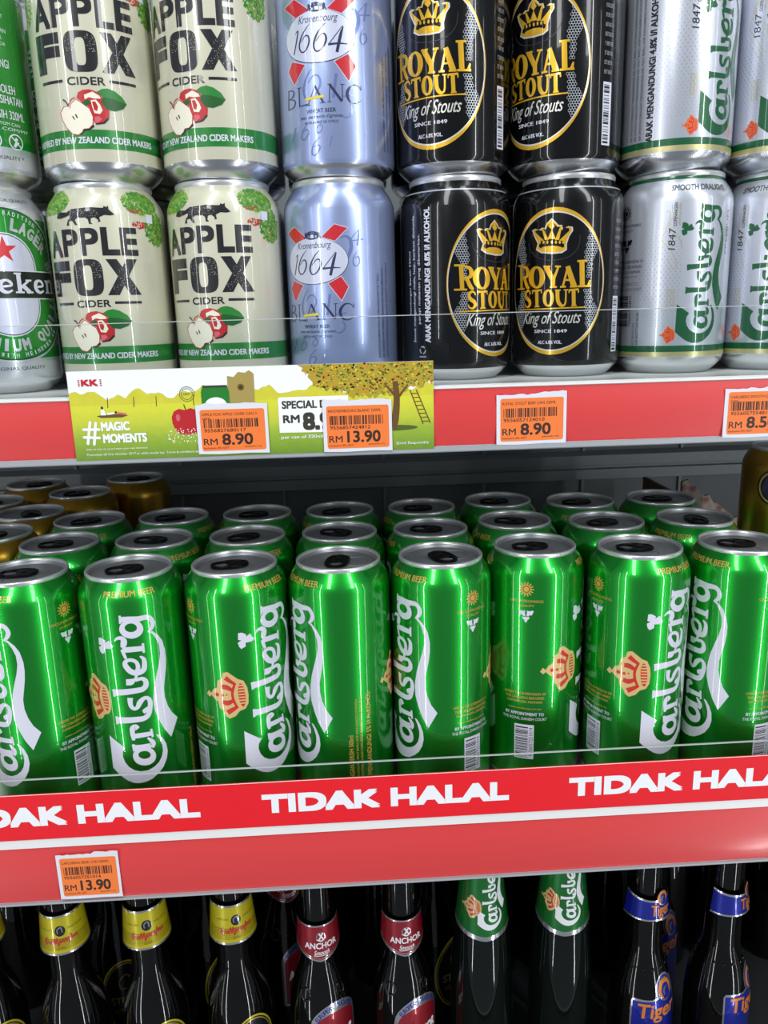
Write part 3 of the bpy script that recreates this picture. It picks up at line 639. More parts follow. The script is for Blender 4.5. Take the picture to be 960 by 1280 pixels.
def art_cider():
    A = Art(); rnd = random.Random(5); K = 'black_ink'
    A.text('A', -31.4, 74.6, -19.8, 88.9, K, 2, .028); A.text('P', -19.0, 74.7, -8.3, 89.1, K, 2, .026); A.text('P', -7.1, 74.8, 3.2, 89.3, K, 2, .026)
    A.text('L', 4.6, 74.7, 14.2, 89.6, K, 2, .035); A.text('E', 14.8, 74.7, 24.6, 89.5, K, 2, .035)
    A.text('F', -32.5, 53.8, -15.8, 72.6, K, 2, .06)
    x, y, w, h = -4.8, 63.2, 8.6, 9.8
    def so(w, h, n=40): return [(x + w * math.copysign(abs(math.cos(t)) ** .55, math.cos(t)), y + h * math.copysign(abs(math.sin(t)) ** .55, math.sin(t))) for t in [2 * PI * i / n for i in range(n)]]
    A.ring(so(w, h), so(2.7, 6.6), K, 2)
    A.poly([(5.9, 72.8), (11.8, 72.8), (24.2, 53.6), (18.0, 53.6)], K, 2); A.poly([(17.2, 72.8), (23.2, 72.8), (11.6, 53.6), (5.4, 53.6)], K, 2)
    for i in range(170):   # worn specks in the printed letters
        if rnd.random() < .5: sx, sy = x + rnd.uniform(-8, 8), y + rnd.uniform(0, 9.5)
        else: sx, sy = 14.6 + rnd.uniform(-6, 6), 60 + rnd.uniform(-5, 8)
        inside = (abs(sx - x) > 3 and abs(sx - x) < 8 and abs(sy - y) < 8.4) or (abs((sx - 14.4) + (sy - 63.2) * .64) < 2.4) or (abs((sx - 14.4) - (sy - 63.2) * .61) < 2.4)
        if inside: A.ell(sx, sy, .16, .16, 'cream_paint', 3, 5)
    A.text('CIDER', -13.4, 47.2, 6.4, 51.2, K, 2, .02); A.rect(-30.4, 48.8, -16, 50.2, K, 2); A.rect(8.6, 48.8, 23.7, 50.2, K, 2)
    fx = lambda q: (-21.6 + (q[0] - 60) * .0791, 100.8 - (q[1] - 100) * .0683)
    A.poly([fx(q) for q in [(60, 175), (75, 150), (110, 140), (160, 145), (200, 122), (270, 118), (330, 112), (400, 118), (428, 118), (432, 104), (448, 112), (462, 102), (464, 130), (500, 168), (470, 176), (430, 172), (395, 190), (402, 222), (382, 226), (388, 212), (365, 190), (340, 195), (334, 225), (346, 240), (322, 240), (318, 205), (300, 190), (240, 190), (222, 205), (238, 244), (220, 244), (202, 212), (172, 212), (172, 244), (150, 244), (165, 205), (182, 190), (186, 165), (150, 178), (100, 188), (70, 186)]], K, 2)
    for i in range(60): A.ell(*fx((rnd.uniform(190, 400), rnd.uniform(128, 182))), .18, .12, 'cream_paint', 3, 5)
    # apples
    ap = lambda q: (-19.3 + (q[0] - 70) * .0713, 46.2 - (q[1] - 40) * .0627)
    P = lambda L: [ap(q) for q in L]
    A.rect(-60, 16.2, 60, 25.7, 'band_green', 1)
    A.poly(P([(210, 120), (225, 80), (260, 62), (310, 56), (370, 78), (398, 120), (402, 165), (440, 215), (434, 275), (395, 318), (335, 330), (315, 290), (300, 200), (240, 150)]), 'apple_red', 2)
    A.poly(P([(268, 100), (330, 74), (378, 105), (385, 125), (340, 128), (300, 118), (270, 135)]), 'apple_flesh', 3)
    A.poly(P([(312, 140), (350, 135), (375, 170), (390, 215), (370, 245), (330, 240), (318, 190)]), 'apple_flesh', 3)
    A.poly(P([(320, 150), (345, 150), (360, 190), (350, 225), (330, 215)]), 'apple_red', 4)
    A.poly(P([(325, 270), (360, 262), (380, 285), (350, 312), (330, 315)]), 'apple_pink', 3)
    A.poly(P([(435, 280), (395, 320), (335, 331), (330, 322), (385, 308), (425, 265)]), 'black_ink', 4)
    A.poly(P([(360, 75), (400, 50), (440, 42), (490, 58), (545, 98), (577, 150), (545, 192), (480, 217), (420, 207), (385, 150), (400, 112)]), 'leaf_green', 3)
    A.poly(P([(400, 112), (470, 120), (577, 150), (545, 192), (480, 217), (420, 207), (385, 150)]), 'leaf_dark', 4)
    A.poly(P([(232, 165), (290, 130), (312, 165), (260, 190)]), 'leaf_dark', 5)
    out = [(100, 185), (135, 180), (150, 203), (165, 163), (205, 128), (250, 163), (300, 205), (320, 270), (312, 332), (282, 362), (240, 366), (225, 392), (195, 413), (150, 402), (108, 352), (78, 290), (66, 228)]
    A.poly(P(out), 'apple_red', 5)
    cx, cy = 195, 275
    A.poly(P([(cx + (a - cx) * .955, cy + (b - cy) * .955) for a, b in out]), 'apple_flesh', 6)
    A.poly(P([(205, 412), (232, 385), (240, 364), (285, 360), (312, 330), (320, 345), (285, 372), (245, 380), (228, 402)]), 'black_ink', 7)
    A.poly(P([(160, 258), (172, 262), (184, 290), (174, 288)]), 'brown_ink', 7); A.poly(P([(184, 246), (198, 250), (206, 280), (196, 278)]), 'brown_ink', 7)
    A.stroke(P([(102, 130), (125, 148), (140, 185)]), [.8, .6, .5], 'black_ink', 7); A.stroke(P([(200, 118), (165, 135), (140, 180)]), [.4, .5, .5], 'apple_red', 7)
    A.text('INSPIRED BY NEW ZEALAND CIDER MAKERS', -41.5, 18.9, 31.4, 22.2, 'white_ink', 2, .02)
    # orchard foliage printed round the shoulder
    foliage(A, rnd, -25, 103.5, 12, 6.2, 420, ['foliage_light', 'foliage_mid', 'foliage_light', 'leaf_green'], (.6, 1.3))
    foliage(A, rnd, -38, 93, 5, 14, 120, ['foliage_light', 'foliage_mid'], (.45, 1.0))
    foliage(A, rnd, 30, 103, 12, 6, 440, ['foliage_light', 'foliage_mid', 'foliage_mid', 'leaf_green'], (.6, 1.3))
    foliage(A, rnd, 39, 89.5, 8.5, 9, 380, ['foliage_light', 'foliage_mid', 'foliage_light', 'foliage_mid', 'leaf_green'], (.6, 1.3))
    foliage(A, rnd, 26, 98.4, 4.4, 1.3, 44, ['apple_red', 'bright_red'], (.35, .8)); foliage(A, rnd, 27, 91.3, 4.6, 1.9, 60, ['apple_red', 'bright_red'], (.35, .8))
    foliage(A, rnd, 38, 86.5, 3.8, 5, 60, ['apple_red', 'brown_ink', 'foliage_mid'], (.35, .7))
    A.rect(31.6, 92.6, 36.6, 97.2, 'white_ink', 4)
    return A
C_MATS = ['aluminium'] * 7 + ['aluminium'] + ['cream_paint'] * 6

# --- pale blue wheat beer can
def art_blue():
    A = Art(); B = BLUE
    for p, w in B['ghost']: A.stroke(p, w, 'ghost_ink', 1)
    for p, w in B['small']: A.stroke(p, w, 'ghost_ink', 2)
    for r in B['reds']:
        cx, cy = sum(p[0] for p in r) / 4, sum(p[1] for p in r) / 4
        A.poly([(cx + (x - cx) * 1.1, cy + (y - cy) * 1.1) for x, y in r], 'oval_silver', 2); A.poly(r, 'bright_red', 3)
    A.ell(-16.7, 69.2, 20.9, 12.7, 'navy_ink', 4, 56); A.ell(-16.7, 69.3, 20.6, 12.45, 'oval_silver', 5, 56)
    for p, w in B['n1664']: A.stroke(p, w, 'navy_ink', 6)
    for p, w in B['blanc']: A.stroke(p, w, 'navy_ink', 3)
    for p, w in B['yellow']: A.stroke(p, w, 'yellow_ink', 4)
    A.text('Kronenbourg', -27.6, 75.0, -5.2, 79.6, 'navy_ink', 6, 0, .35)
    # small crest above the oval
    for dx in (-4.2, -2.1, 0, 2.1, 4.2): A.ell(-16.6 + dx, 84.4 - abs(dx) * .18, .75, 1.1, 'navy_ink', 6, 8)
    A.stroke([(-22, 81.4), (-20, 84), (-16.6, 85), (-13.2, 84), (-11.2, 81.4)], .6, 'navy_ink', 6); A.ell(-16.6, 82.4, 4.4, 1.7, 'navy_ink', 6, 18, .72); A.rect(-18.4, 81.2, -14.8, 83.6, 'navy_ink', 6); A.rect(-17.7, 81.6, -15.5, 83.3, 'oval_silver', 7)
    A.text('WHEAT BEER', -25, 32.4, -8, 34.4, 'navy_ink', 3, .015)
    A.text('avec une touche d\'agrumes', -29, 29.2, -4.5, 31.6, 'navy_ink', 3, 0, .4); A.text('WITH A HINT OF CITRUS', -26.5, 27.0, -7, 28.4, 'navy_ink', 3)
    for i, s in enumerate(('KANDUNGAN BERSIH 320ml BIR MENGANDUNGI MALT BARLI', 'AIR, GANDUM, HOP, KARBON DIOKSIDA DAN PERISA DIBENARKAN', 'ARAK MENGANDUNGI 5% ALKOHOL DIIMPORT OLEH SYARIKAT')): A.text(s, 21.6 + i * 3.6, 14.5, 23.2 + i * 3.6, 62 + i * 3, 'navy_ink', 2, .01, rot=90)
    return A
B_MATS = ['aluminium'] * 7 + ['silver_blue'] * 7

# --- black stout can
def in_poly(x, y, P):
    c = False
    for i in range(len(P)):
        (x0, y0), (x1, y1) = P[i - 1], P[i]
        if (y0 > y) != (y1 > y) and x < (x1 - x0) * (y - y0) / (y1 - y0) + x0: c = not c
    return c
def art_stout():
    A = Art(); S = STOUT; ox, oy = -16.6, 54.3
    n = 72; O = [(ox + 31.2 * math.cos(2 * PI * i / n), oy + 40.9 * math.sin(2 * PI * i / n)) for i in range(n)]
    def inner(kv, ks):   # band is widest at top and bottom
        return [(ox + (31.2 - ks) * math.cos(2 * PI * i / n), oy + (40.9 - kv) * math.sin(2 * PI * i / n)) for i in range(n)]
    A.ring(O, inner(2.1, .45), 'stout_gold', 2); A.ring(inner(2.1, .45), inner(2.9, .95), 'stout_silver', 2)
    A.rect(-103.6, 105.2, 103.6, 106.0, 'stout_grey', 2)
    for sh, w in S['shield']: A.stroke(sh, .45, 'shield_grey', 1)
    for p, w in S['gold']: A.stroke(p, w, 'stout_gold', 3)
    for o, i in S['rings']: A.ring(o, i, 'stout_gold', 3)
    c = S['crown_out']; cx, cy = sum(p[0] for p in c) / len(c), sum(p[1] for p in c) / len(c)
    A.poly(c, 'stout_silver', 3); A.poly([(cx + (x - cx) * .93, cy + (y - cy) * .93) for x, y in c], 'stout_gold', 4)
    A.poly([(cx + (x - cx) * .82, cy + (y - cy) * .80) for x, y in c], 'stout_black', 5)
    for g in S['crown_gold']: A.poly(g, 'stout_gold', 6)
    A.text('King of Stouts', -36.4, 29.0, 0.4, 38.2, 'stout_silver', 3, .006, .45)
    A.text('SINCE 1849', -27.6, 26.0, -7.6, 27.9, 'white_ink', 3, .03); A.text('ALC 6.8% VOL.', -25, 19.6, -10.3, 21.6, 'white_ink', 3, .03)
    for P in ([(4, 82.5), (8, 77), (10.5, 72), (6.5, 66), (6, 61), (5.5, 56), (2.5, 56), (3.4, 62), (1.5, 68), (2.6, 76)], [(1.8, 50), (5.6, 50), (7, 43), (11, 37.5), (8, 31.5), (5, 28), (3, 31), (2.6, 40)]):
        for sgn in (1, -1):
            for r in range(-3, 70):
                for q in range(0, 12):
                    x = 0.5 + q * 1.5 + (r % 2) * .75; y = 26 + r * 1.3
                    if in_poly(x, y, P):
                        X = x if sgn == 1 else 2 * ox - x
                        h = [(math.cos(PI / 6 + k * PI / 3), math.sin(PI / 6 + k * PI / 3)) for k in range(6)]
                        A.ring([(X + .90 * a, y + .90 * b) for a, b in h], [(X + .66 * a, y + .66 * b) for a, b in h], 'stout_grey', 2)
    A.rect(23.2, 14, 29.6, 46, 'white_ink', 2); A.bars(23.8, 15, 28.0, 45, 'black_ink', 3, False, 9, 24)
    for i in range(9): A.text('BEST BEFORE DATE: SEE BOTTOM'[i:i + 9], 23.5, 50 + i * 4.6, 29.5, 52 + i * 4.6, 'stout_grey', 2)
    W = 'white_ink'
    A.text('Kandungan Bersih 320ml', -74.4, 38, -72.2, 74, W, 2, .01, rot=90)
    A.text('Stout mengandungi malt, hop, karbon dioksida,', -70.6, 22.5, -68.2, 94, W, 2, .01, rot=90)
    A.text('perapi makanan yang dibenarkan.', -66.6, 33, -64.2, 83, W, 2, .01, rot=90)
    A.text('ARAK MENGANDUNGI 6.8% l/l ALKOHOL', -61.4, 22.4, -57.6, 97, 'white_ink', 2, .03, rot=90)
    for k in range(3):
        a = math.radians(90 + 120 * k)
        A.stroke([(-63.5 + 2 * math.cos(a + d), 18 + 2 * math.sin(a + d)) for d in (-.9, -.3, .3, .7)], [.9, .9, .9, .3], 'stout_grey', 2)
    A.rect(-66, 13.8, -61, 14.6, 'stout_grey', 2)
    return A
S_MATS = ['aluminium'] * 7 + ['stout_black'] * 7

# --- silver white smooth beer can
def art_silver():
    A = Art(); G = 'deep_green'
    for d in (0, 103.67): script_logo(A, G, .684, 8.8 + d, -4.5)
    e = 103.67
    A.text('ARAK MENGANDUNGI 4.8% l/l ALKOHOL', e - 37.5, 16, e - 33.5, 94, 'black_ink', 2, .03, 0, 90)
    for i in range(3): A.text('BIR SMOOTH DRAUGHT MENGANDUNGI AIR, MALT BARLI, HOP DAN KARBON DIOKSIDA', e - 48 + i * 3, 18, e - 46.2 + i * 3, 92, 'grey_ink', 2, .02, 0, 90)
    A.text('1847', e - 15.5, 70.5, e - 11.6, 82.5, 'black_ink', 3, 0, .1, 90); A.text('COPENHAGEN', e - 13.2, 83.2, e - 11.2, 96, 'black_ink', 3, .015, 0, 90)
    crown(A, .32, e - 12.8, 22.9, 'orange_ink', 'red_ink')
    for i in range(3): A.text('PREMIUM DANISH QUALITY BEER'[i * 4:], e - 14.8 + i * 1.7, 38, e - 13.6 + i * 1.7, 49, 'pale_gold', 2, .02, 0, 90)
    A.text('SMOOTH DRAUGHT', e - 15.5, 102.4, e + 20, 105.8, 'grey_ink', 2, .03, .1)
    A.rect(-103.6, 10.3, 103.6, 12.9, 'pale_gold', 1); A.rect(-103.6, 13.0, 103.6, 16.6, 'deep_green', 1)
    A.rect(-103.6, 109.0, 103.6, 111.2, 'deep_green', 1)
    A.text('SMOOTH DRAUGHT', -15.5, 102.4, 20, 105.8, 'grey_ink', 2, .03, .1)
    A.text('1847', -15.5, 70.5, -11.6, 82.5, 'black_ink', 3, 0, .1, 90); A.text('COPENHAGEN', -13.2, 83.2, -11.2, 96, 'black_ink', 3, .015, 0, 90)
    A.text('PREMIUM BEER', -10.4, 84, -9.2, 96, 'pale_gold', 3, 0, 0, 90)
    A.stroke([(-17.5, 92), (-15, 90), (-17, 82), (-19, 76), (-15, 72), (-11.5, 66), (-10, 62), (-12, 60), (-15.5, 66)], .3, 'pale_gold', 2)
    A.stroke([(-14.5, 95), (-13.6, 88), (-15.5, 84), (-12, 79), (-8.5, 75), (-8, 71)], .3, 'pale_gold', 2)
    for i in range(3): A.text('PREMIUM DANISH QUALITY BEER'[i * 4:], -14.8 + i * 1.7, 38, -13.6 + i * 1.7, 49, 'pale_gold', 2, .02, 0, 90)
    crown(A, .32, -12.8, 22.9, 'orange_ink', 'red_ink')
    rnd = random.Random(3)
    for r in range(40):
        for q in range(-7, 14):
            x = -34 + q * 2.6 + (r % 2) * 1.3; y = 28 + r * 1.7
            k = max(0.0, 1 - abs(y - 54) / 40) * max(0.0, 1 - abs(x + 19 - (y - 54) * .05) / 22)
            if k > .12 and x < -7:
                s = .2 + .42 * k
                for dd in (0, e): A.put([(x + s + dd, y), (x + dd, y + s * 1.3), (x - s + dd, y), (x + dd, y - s * 1.3)], [(0, 1, 2, 3)], 'dot_grey', 1)
    sun(A, -44.7, 93, 4.2, 'black_ink', 'silver_white')
    A.text('UNCOMPROMISING', -53.5, 85, -32.5, 86.6, 'black_ink', 2); A.text('QUALITY', -47, 82, -38, 83.6, 'black_ink', 2)
    hop(A, -43, 74.5, 4.2, 'black_ink')
    for i, s in enumerate(('UNDER THE SUPERVISION OF', 'CARLSBERG BREWERIES', 'COPENHAGEN, DENMARK')): A.text(s, -54, 64.5 - i * 3, -29.5 - i * .8, 66.3 - i * 3, 'grey_ink', 2, .02)
    A.text('www.carlsberg.com.my', -52, 56, -33.5, 57.6, 'grey_ink', 2); A.text('BY APPOINTMENT TO', -52, 51.6, -32.5, 53.4, 'grey_ink', 2); A.text('THE ROYAL DANISH COURT', -54, 48.6, -30, 50.4, 'grey_ink', 2)
    A.bars(-47.5, 28, -39.5, 46.5, 'black_ink', 2, False, 7, 22); A.text('9556057554810', -38.9, 28, -36.9, 46, 'black_ink', 2, 0, 0, 90)
    A.text('BEST BEFORE DATE:', -35.3, 17, -33.8, 30, 'grey_ink', 2, 0, 0, 90); A.text('SEE BOTTOM BASE', -32.6, 17, -31, 36, 'grey_ink', 2, .02, 0, 90)
    A.text('PREMIUM', 22.4, 68, 24, 92, 'grey_ink', 2, 0, 0, 90)
    return A
W_MATS = ['aluminium'] * 8 + ['silver_white'] * 6

# --- green and silver lager can with a red star
def slab_word(A, s, x0, y0, w, xh, m, layer):
    """heavy slab-serif lower case lettering"""
    adv = {'H': 1.5, 'e': 1.0, 'i': .62, 'n': 1.18, 'k': 1.2}; tot = sum(adv[c] for c in s); k = w / tot; x = x0
    for c in s:
        q = lambda L: [(x + a * k, y0 + b * xh) for a, b in L]
        t = .26 * k
        def ser(a, b, wd=.42): A.stroke(q([(a - wd / 2, b), (a + wd / 2, b)]), .13 * xh, m, layer)
        if c == 'e':
            A.stroke(q([(.14, .47), (.78, .56), (.74, .82), (.5, .95), (.24, .8), (.18, .48), (.28, .18), (.56, .06), (.84, .22)]), [.12 * k, .14 * k, .18 * k, .14 * k, .24 * k, .28 * k, .24 * k, .15 * k, .1 * k], m, layer)
        if c in 'ni':
            A.stroke(q([(.28, 0.0), (.28, 1.0)]), t, m, layer); ser(.3, .06, .54); ser(.2, .94, .3)
        if c == 'i': A.ell(x + .28 * k, y0 + 1.28 * xh, .15 * k, .14 * xh, m, layer, 12)
        if c == 'n':
            A.stroke(q([(.3, .7), (.48, .93), (.72, .93), (.85, .7), (.86, 0)]), [.1 * k, .18 * k, .2 * k, t, t], m, layer); ser(.88, .06, .5)
        if c in 'Hk': A.stroke(q([(.28, 0), (.28, 1.5)]), t, m, layer); ser(.28, .06, .54); ser(.24, 1.44, .44)
        if c == 'k':
            A.stroke(q([(.36, .42), (.9, .92)]), .14 * k, m, layer); A.stroke(q([(.5, .55), (.92, .05)]), .26 * k, m, layer); ser(.9, .94, .4); ser(.92, .06, .46)
        if c == 'H':
            A.stroke(q([(1.1, 0), (1.1, 1.5)]), t, m, layer); ser(1.1, .06, .54); ser(1.1, 1.44, .54); A.stroke(q([(.28, .75), (1.1, .75)]), .14 * xh, m, layer)
        x += adv[c] * k
def art_lager():
    A = Art(); cx, cy = 20.5, 60.6; G = 'lager_green'; W = 'white_ink'
    A.rect(-103.6, 20, 103.6, 97, G, 1)
    A.ell(cx, cy, 43, 42.6, 'lager_silver', 2, 72); A.ell(cx, cy, 42, 41.4, 'bar_black', 3, 72); A.ell(cx, cy, 41.3, 40.7, G, 4, 72)
    def track(w, h, n=16): 
        r = w
        return [(cx + r * math.cos(PI * i / n), cy + h - r + r * math.sin(PI * i / n)) for i in range(n + 1)] + [(cx - r * math.cos(PI * i / n), cy - h + r - r * math.sin(PI * i / n)) for i in range(n + 1)]
    A.poly(track(18.4, 28.2), 'white_ink', 5); A.poly(track(17.7, 27.5), 'bar_black', 6); A.poly(track(17.2, 27.0), 'oval_silver', 7)
    sy = 79.5
    A.poly([(cx + (7.6 if i % 2 == 0 else 2.9) * math.sin(PI * i / 5), sy + (7.6 if i % 2 == 0 else 2.9) * math.cos(PI * i / 5)) for i in range(10)], 'star_red', 8)
    A.rect(cx - 43, 53, cx + 43, 68.6, W, 8); A.rect(cx - 43, 53.6, cx + 43, 68, 'bar_black', 9)
    slab_word(A, 'Heineken', cx - 46, 56.3, 81, 7.4, W, 10)
    A.arc_text('PREMIUM LAGER BEER', cx, cy, 33.0, 72, 6.2, 9.4, 'lager_silver', 6, .05)
    A.arc_text('PREMIUM QUALITY', cx, cy, 33.0, -70, 6.2, 9.6, 'lager_silver', 6, .05, .62, True)
    A.arc_text('AWARDED FOR TRADITION FOR QUALITY', cx, cy, 38.6, 74, 2.3, 3.9, W, 6, .02)
    A.arc_text('BREWED WITH HEINEKEN A-YEAST', cx, cy, 38.6, -76, 2.3, 3.9, W, 6, .02, .62, True)
    A.text('MADE', cx + 33, 44, cx + 38, 45.8, W, 6)
    A.text('TRADITION FOR QUALITY', cx - 18, 104.8, cx + 22, 107, 'grey_ink', 3, .02); A.text('ORIGINAL QUALITY', cx - 16, 13.4, cx + 16, 15.6, 'grey_ink', 3, .02)
    b = cx + 103.67
    for i, (s, w) in enumerate((('BIR MENGANDUNGI AIR, MALT', 17), ('BARLI, HOP DAN YIS', 15), ('DIPERBUAT DAN DITINKAN', 18), ('OLEH SYARIKAT BIR', 15), ('PETALING JAYA, SELANGOR', 17))): A.text(s, b - w, 84 - i * 3.4, b + w, 86.2 - i * 3.4, W, 5)
    for i, (s, w, h) in enumerate((('ARAK MENGANDUNGI', 17.5, 4.2), ('5% ALKOHOL', 11, 4.2), ('MEMINUM ARAK BOLEH', 19.5, 4.2), ('MEMBAHAYAKAN KESIHATAN', 24, 4.2), ('KANDUNGAN BERSIH 320ML', 24, 4.2))):
        y = (60, 54.6, 47.4, 42, 34.6)[i]; A.text(s, b - w, y, b + w, y + h, W, 5, .01)
    A.text('BEST BEFORE: SEE BOTTOM CAN', b - 20, 31.2, b + 20, 32.8, W, 5); A.text('VISIT HEINEKEN.COM/MY', b - 24, 28.6, b + 26, 30.2, W, 5)
    for x in (b + 3, b + 16):
        A.ell(x, 23.2, 4.6, 4.2, W, 5, 24, .84); A.stroke([(x - 3, 26), (x + 3, 20.6)], .7, W, 6); A.ell(x + .3, 24.6, 1, .9, W, 6, 10); A.stroke([(x - 1.5, 20.6), (x, 22.4), (x + 1.8, 23)], [1.4, 1.8, .6], W, 6)
    A.text('ORIGINAL QUALITY *', b - 14, 13.4, b + 20, 15.8, 'grey_ink', 3, .02)
    return A
H_MATS = ['aluminium'] * 7 + ['lager_silver'] * 7

# --- gold can
def art_gold():
    A = Art(); c = -24.5
    A.ell(c, 138.5, 14, 14, 'bar_black', 2, 40); A.ell(c, 138.5, 12.4, 12.4, 'gold_ink', 3, 40, .9); A.ell(c, 138.5, 9.6, 9.6, 'navy_ink', 3, 32); hop(A, c, 139, 5, 'gold_ink')
    A.rect(-103, 22, 103, 26, 'dark_gold_ink', 1); A.rect(-103, 30, 103, 31, 'dark_gold_ink', 1)
    return A
Q_MATS = ['aluminium'] * 6 + ['gold_can'] * 8
# ------------------------------------------------------------------ shelving
ZU = 277.6          # top of the upper shelf board (lower board: 0)
YW = 392            # back panel

mb = MB(); mb.box(-760, 860, YW, YW + 12, -372, 760, 'panel_grey')
k = -6
for i in range(14):
    x = -312.7 - 113.8 * 3 + i * 113.8
    mb.box(x - 1.6, x + 1.6, YW - 3, YW, -372, 760, 'beam_grey')
structure(mb.build('wall_back'))
mb = MB()
mb.prism_x([(YW - 3, 128), (YW - 16, 131), (YW - 16, 142), (YW - 12, 143), (YW - 12, 146), (YW - 16, 147), (YW - 16, 158), (YW - 3, 161)], -760, 860, 'beam_grey')
structure(mb.build('trim_1'))

def shelf(z, depth_front, label, top='shelf_white'):
    t = thing('shelf', label, 'shelf', (0, 0, z))
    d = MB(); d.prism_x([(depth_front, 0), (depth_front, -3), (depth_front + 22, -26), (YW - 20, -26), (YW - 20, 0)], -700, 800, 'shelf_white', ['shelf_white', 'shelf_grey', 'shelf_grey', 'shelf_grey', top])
    d.build('shelf_board', t)
    return t
up = shelf(ZU, -46, 'white upper shelf board with red front rail, carrying two tiers of short cans')
lo = shelf(0, -46, 'white middle shelf board with red front rail, carrying the tall green cans')
lw = shelf(-355, -46, 'lowest shelf board, carrying the dark glass bottles', 'shade_toned_board')  # board top coloured dark to stand in for shade among the bottles

def rail(parent, z_top, z_white, z_red0, z_lip0):
    r = MB(); y = -46.3
    r.prism_x([(y, z_top), (y - 2.6, z_top), (y - 2.6, z_white), (y - 1.4, z_white - .4), (y - 1.4, z_red0), (y - 3.2, z_red0), (y - 3.6, z_lip0 + .6), (y - 3.0, z_lip0), (y, z_lip0)], -700, 800, 'lip_grey',
              ['shelf_white', 'shelf_white', 'shelf_white', 'shelf_white', 'lip_grey', 'lip_grey', 'lip_grey', 'lip_grey', 'lip_grey'])
    o = r.build('price_rail', parent)
    i = MB(); n = 10; P = []
    for k in range(n + 1):      # gently bowed plastic-covered insert
        q = k / n; P.append((y - 1.6 - 1.5 * math.sin(PI * q), z_red0 + .3 + q * (z_white - z_red0 - .8)))
    P += [(y - 1.45, z_white - .5), (y - 1.45, z_red0 + .3)]
    i.prism_x(P, -700, 800, 'rail_red')
    s = i.build('rail_insert', o); s['label'] = 'glossy red strip in the price rail'
    return o
rail(up, -0.4, -1.6, -33.8, -37.0)
rail(lo, 7.4, 1.4, -38.0, -39.6)
rail(lw, 4, 0, -36, -38)

# clear acrylic guards standing on the shelf fronts
def guard(z0, z1, label):
    g = MB(); g.prism_x([(-43.2, z0), (-43.2, z1 - .4), (-43.6, z1), (-44.6, z1), (-45, z1 - .4), (-45, z0)], -690, 790, 'acrylic', ['acrylic', 'cut_edge', 'cut_edge', 'cut_edge', 'acrylic', 'acrylic'])
    return tag(g.build('shelf_guard'), label, 'shelf guard')
guard(ZU, 316, 'clear acrylic guard along the front of the upper shelf, before the short cans')
guard(0, 46.5, 'clear acrylic guard along the front of the middle shelf, behind the red warning strip')

# red warning strip
s = MB(); s.prism_x([(-49.0, 7.9), (-49.0, 39.2), (-49.6, 39.2), (-49.6, 7.9)], -690, 790, 'strip_red')
A = Art()
for k in range(-3, 4):
    x = -73.9 + k * 192.8
    A.text('TIDAK HALAL', x, 17.4, x + 154.6, 30.6, 'strip_white', 1, .055)
lay(s, A, -49.6)
A = Art(); A.rect(-690, 38.8, 790, 39.2, 'strip_white', 1); lay(s, A, -49.6)
tag(s.build('warning_strip'), 'long red plastic strip printed in bold white capitals, above the middle price rail', 'sign')

# ------------------------------------------------------------------ paper price tags and the promotion card
def price_tag(x0, x1, z0, z1, y, lines, code, price, label, seed, tilt=0.0, sub=True):
    rnd = random.Random(seed); w, h = x1 - x0, z1 - z0
    top = []; n = 16
    for i in range(n + 1):
        q = i / n; top.append((w * q, h - rnd.uniform(0, .9) - (1.2 if q < .62 else 0) * (seed % 2)))
    out = [(0, .4), (w * .3, 0), (w * .7, .3), (w, 0)] + top[::-1]
    m = MB(); M = Matrix.Rotation(PI / 2, 4, 'X')
    m.extrude([out], .25, 'tag_paper', M)
    a = Art(); K = 'tag_ink'; mx, my = w * .055, h * .07
    X0, X1, Y0, Y1 = mx, w - mx * .8, my, h - my - 1.6
    r = 1.2; pts = []
    for cx, cy, s in ((X1 - r, Y1 - r, 0), (X0 + r, Y1 - r, 90), (X0 + r, Y0 + r, 180), (X1 - r, Y0 + r, 270)):
        for k in range(4): pts.append((cx + r * math.cos(math.radians(s + k * 30)), cy + r * math.sin(math.radians(s + k * 30))))
    a.poly(pts, 'tag_orange', 1)
    W, H = X1 - X0, Y1 - Y0; U = lambda q: X0 + q * W; V = lambda q: Y0 + q * H
    a.text(lines[0], U(.03), V(.85), U(.88), V(.915), K, 2)
    if len(lines) > 1: a.text(lines[1], U(.03), V(.76), U(.17), V(.81), K, 2)
    a.bars(U(.05), V(.56), U(.92), V(.77), K, 2, True, seed + 3, 30)
    a.text(code, U(.05), V(.455), U(.70), V(.535), K, 2, .01)
    a.text('RM', U(.03), V(.145), U(.245), V(.30), K, 2, .01); a.text(price, U(.32), V(.135), U(.80 if len(price) < 5 else .86), V(.41), K, 2, .022)
    a.text('Inclusive 0% GST', U(.03), V(.05), U(.42), V(.095), K, 2); a.text('(04/09/17)', U(.66), V(.055), U(.93), V(.10), K, 2)
    lay(m, a, -.25)
    o = m.build('price_tag', None, (x0, y, z0)); o.rotation_euler = (0, math.radians(tilt), 0)
    return tag(o, label, 'price tag', None)

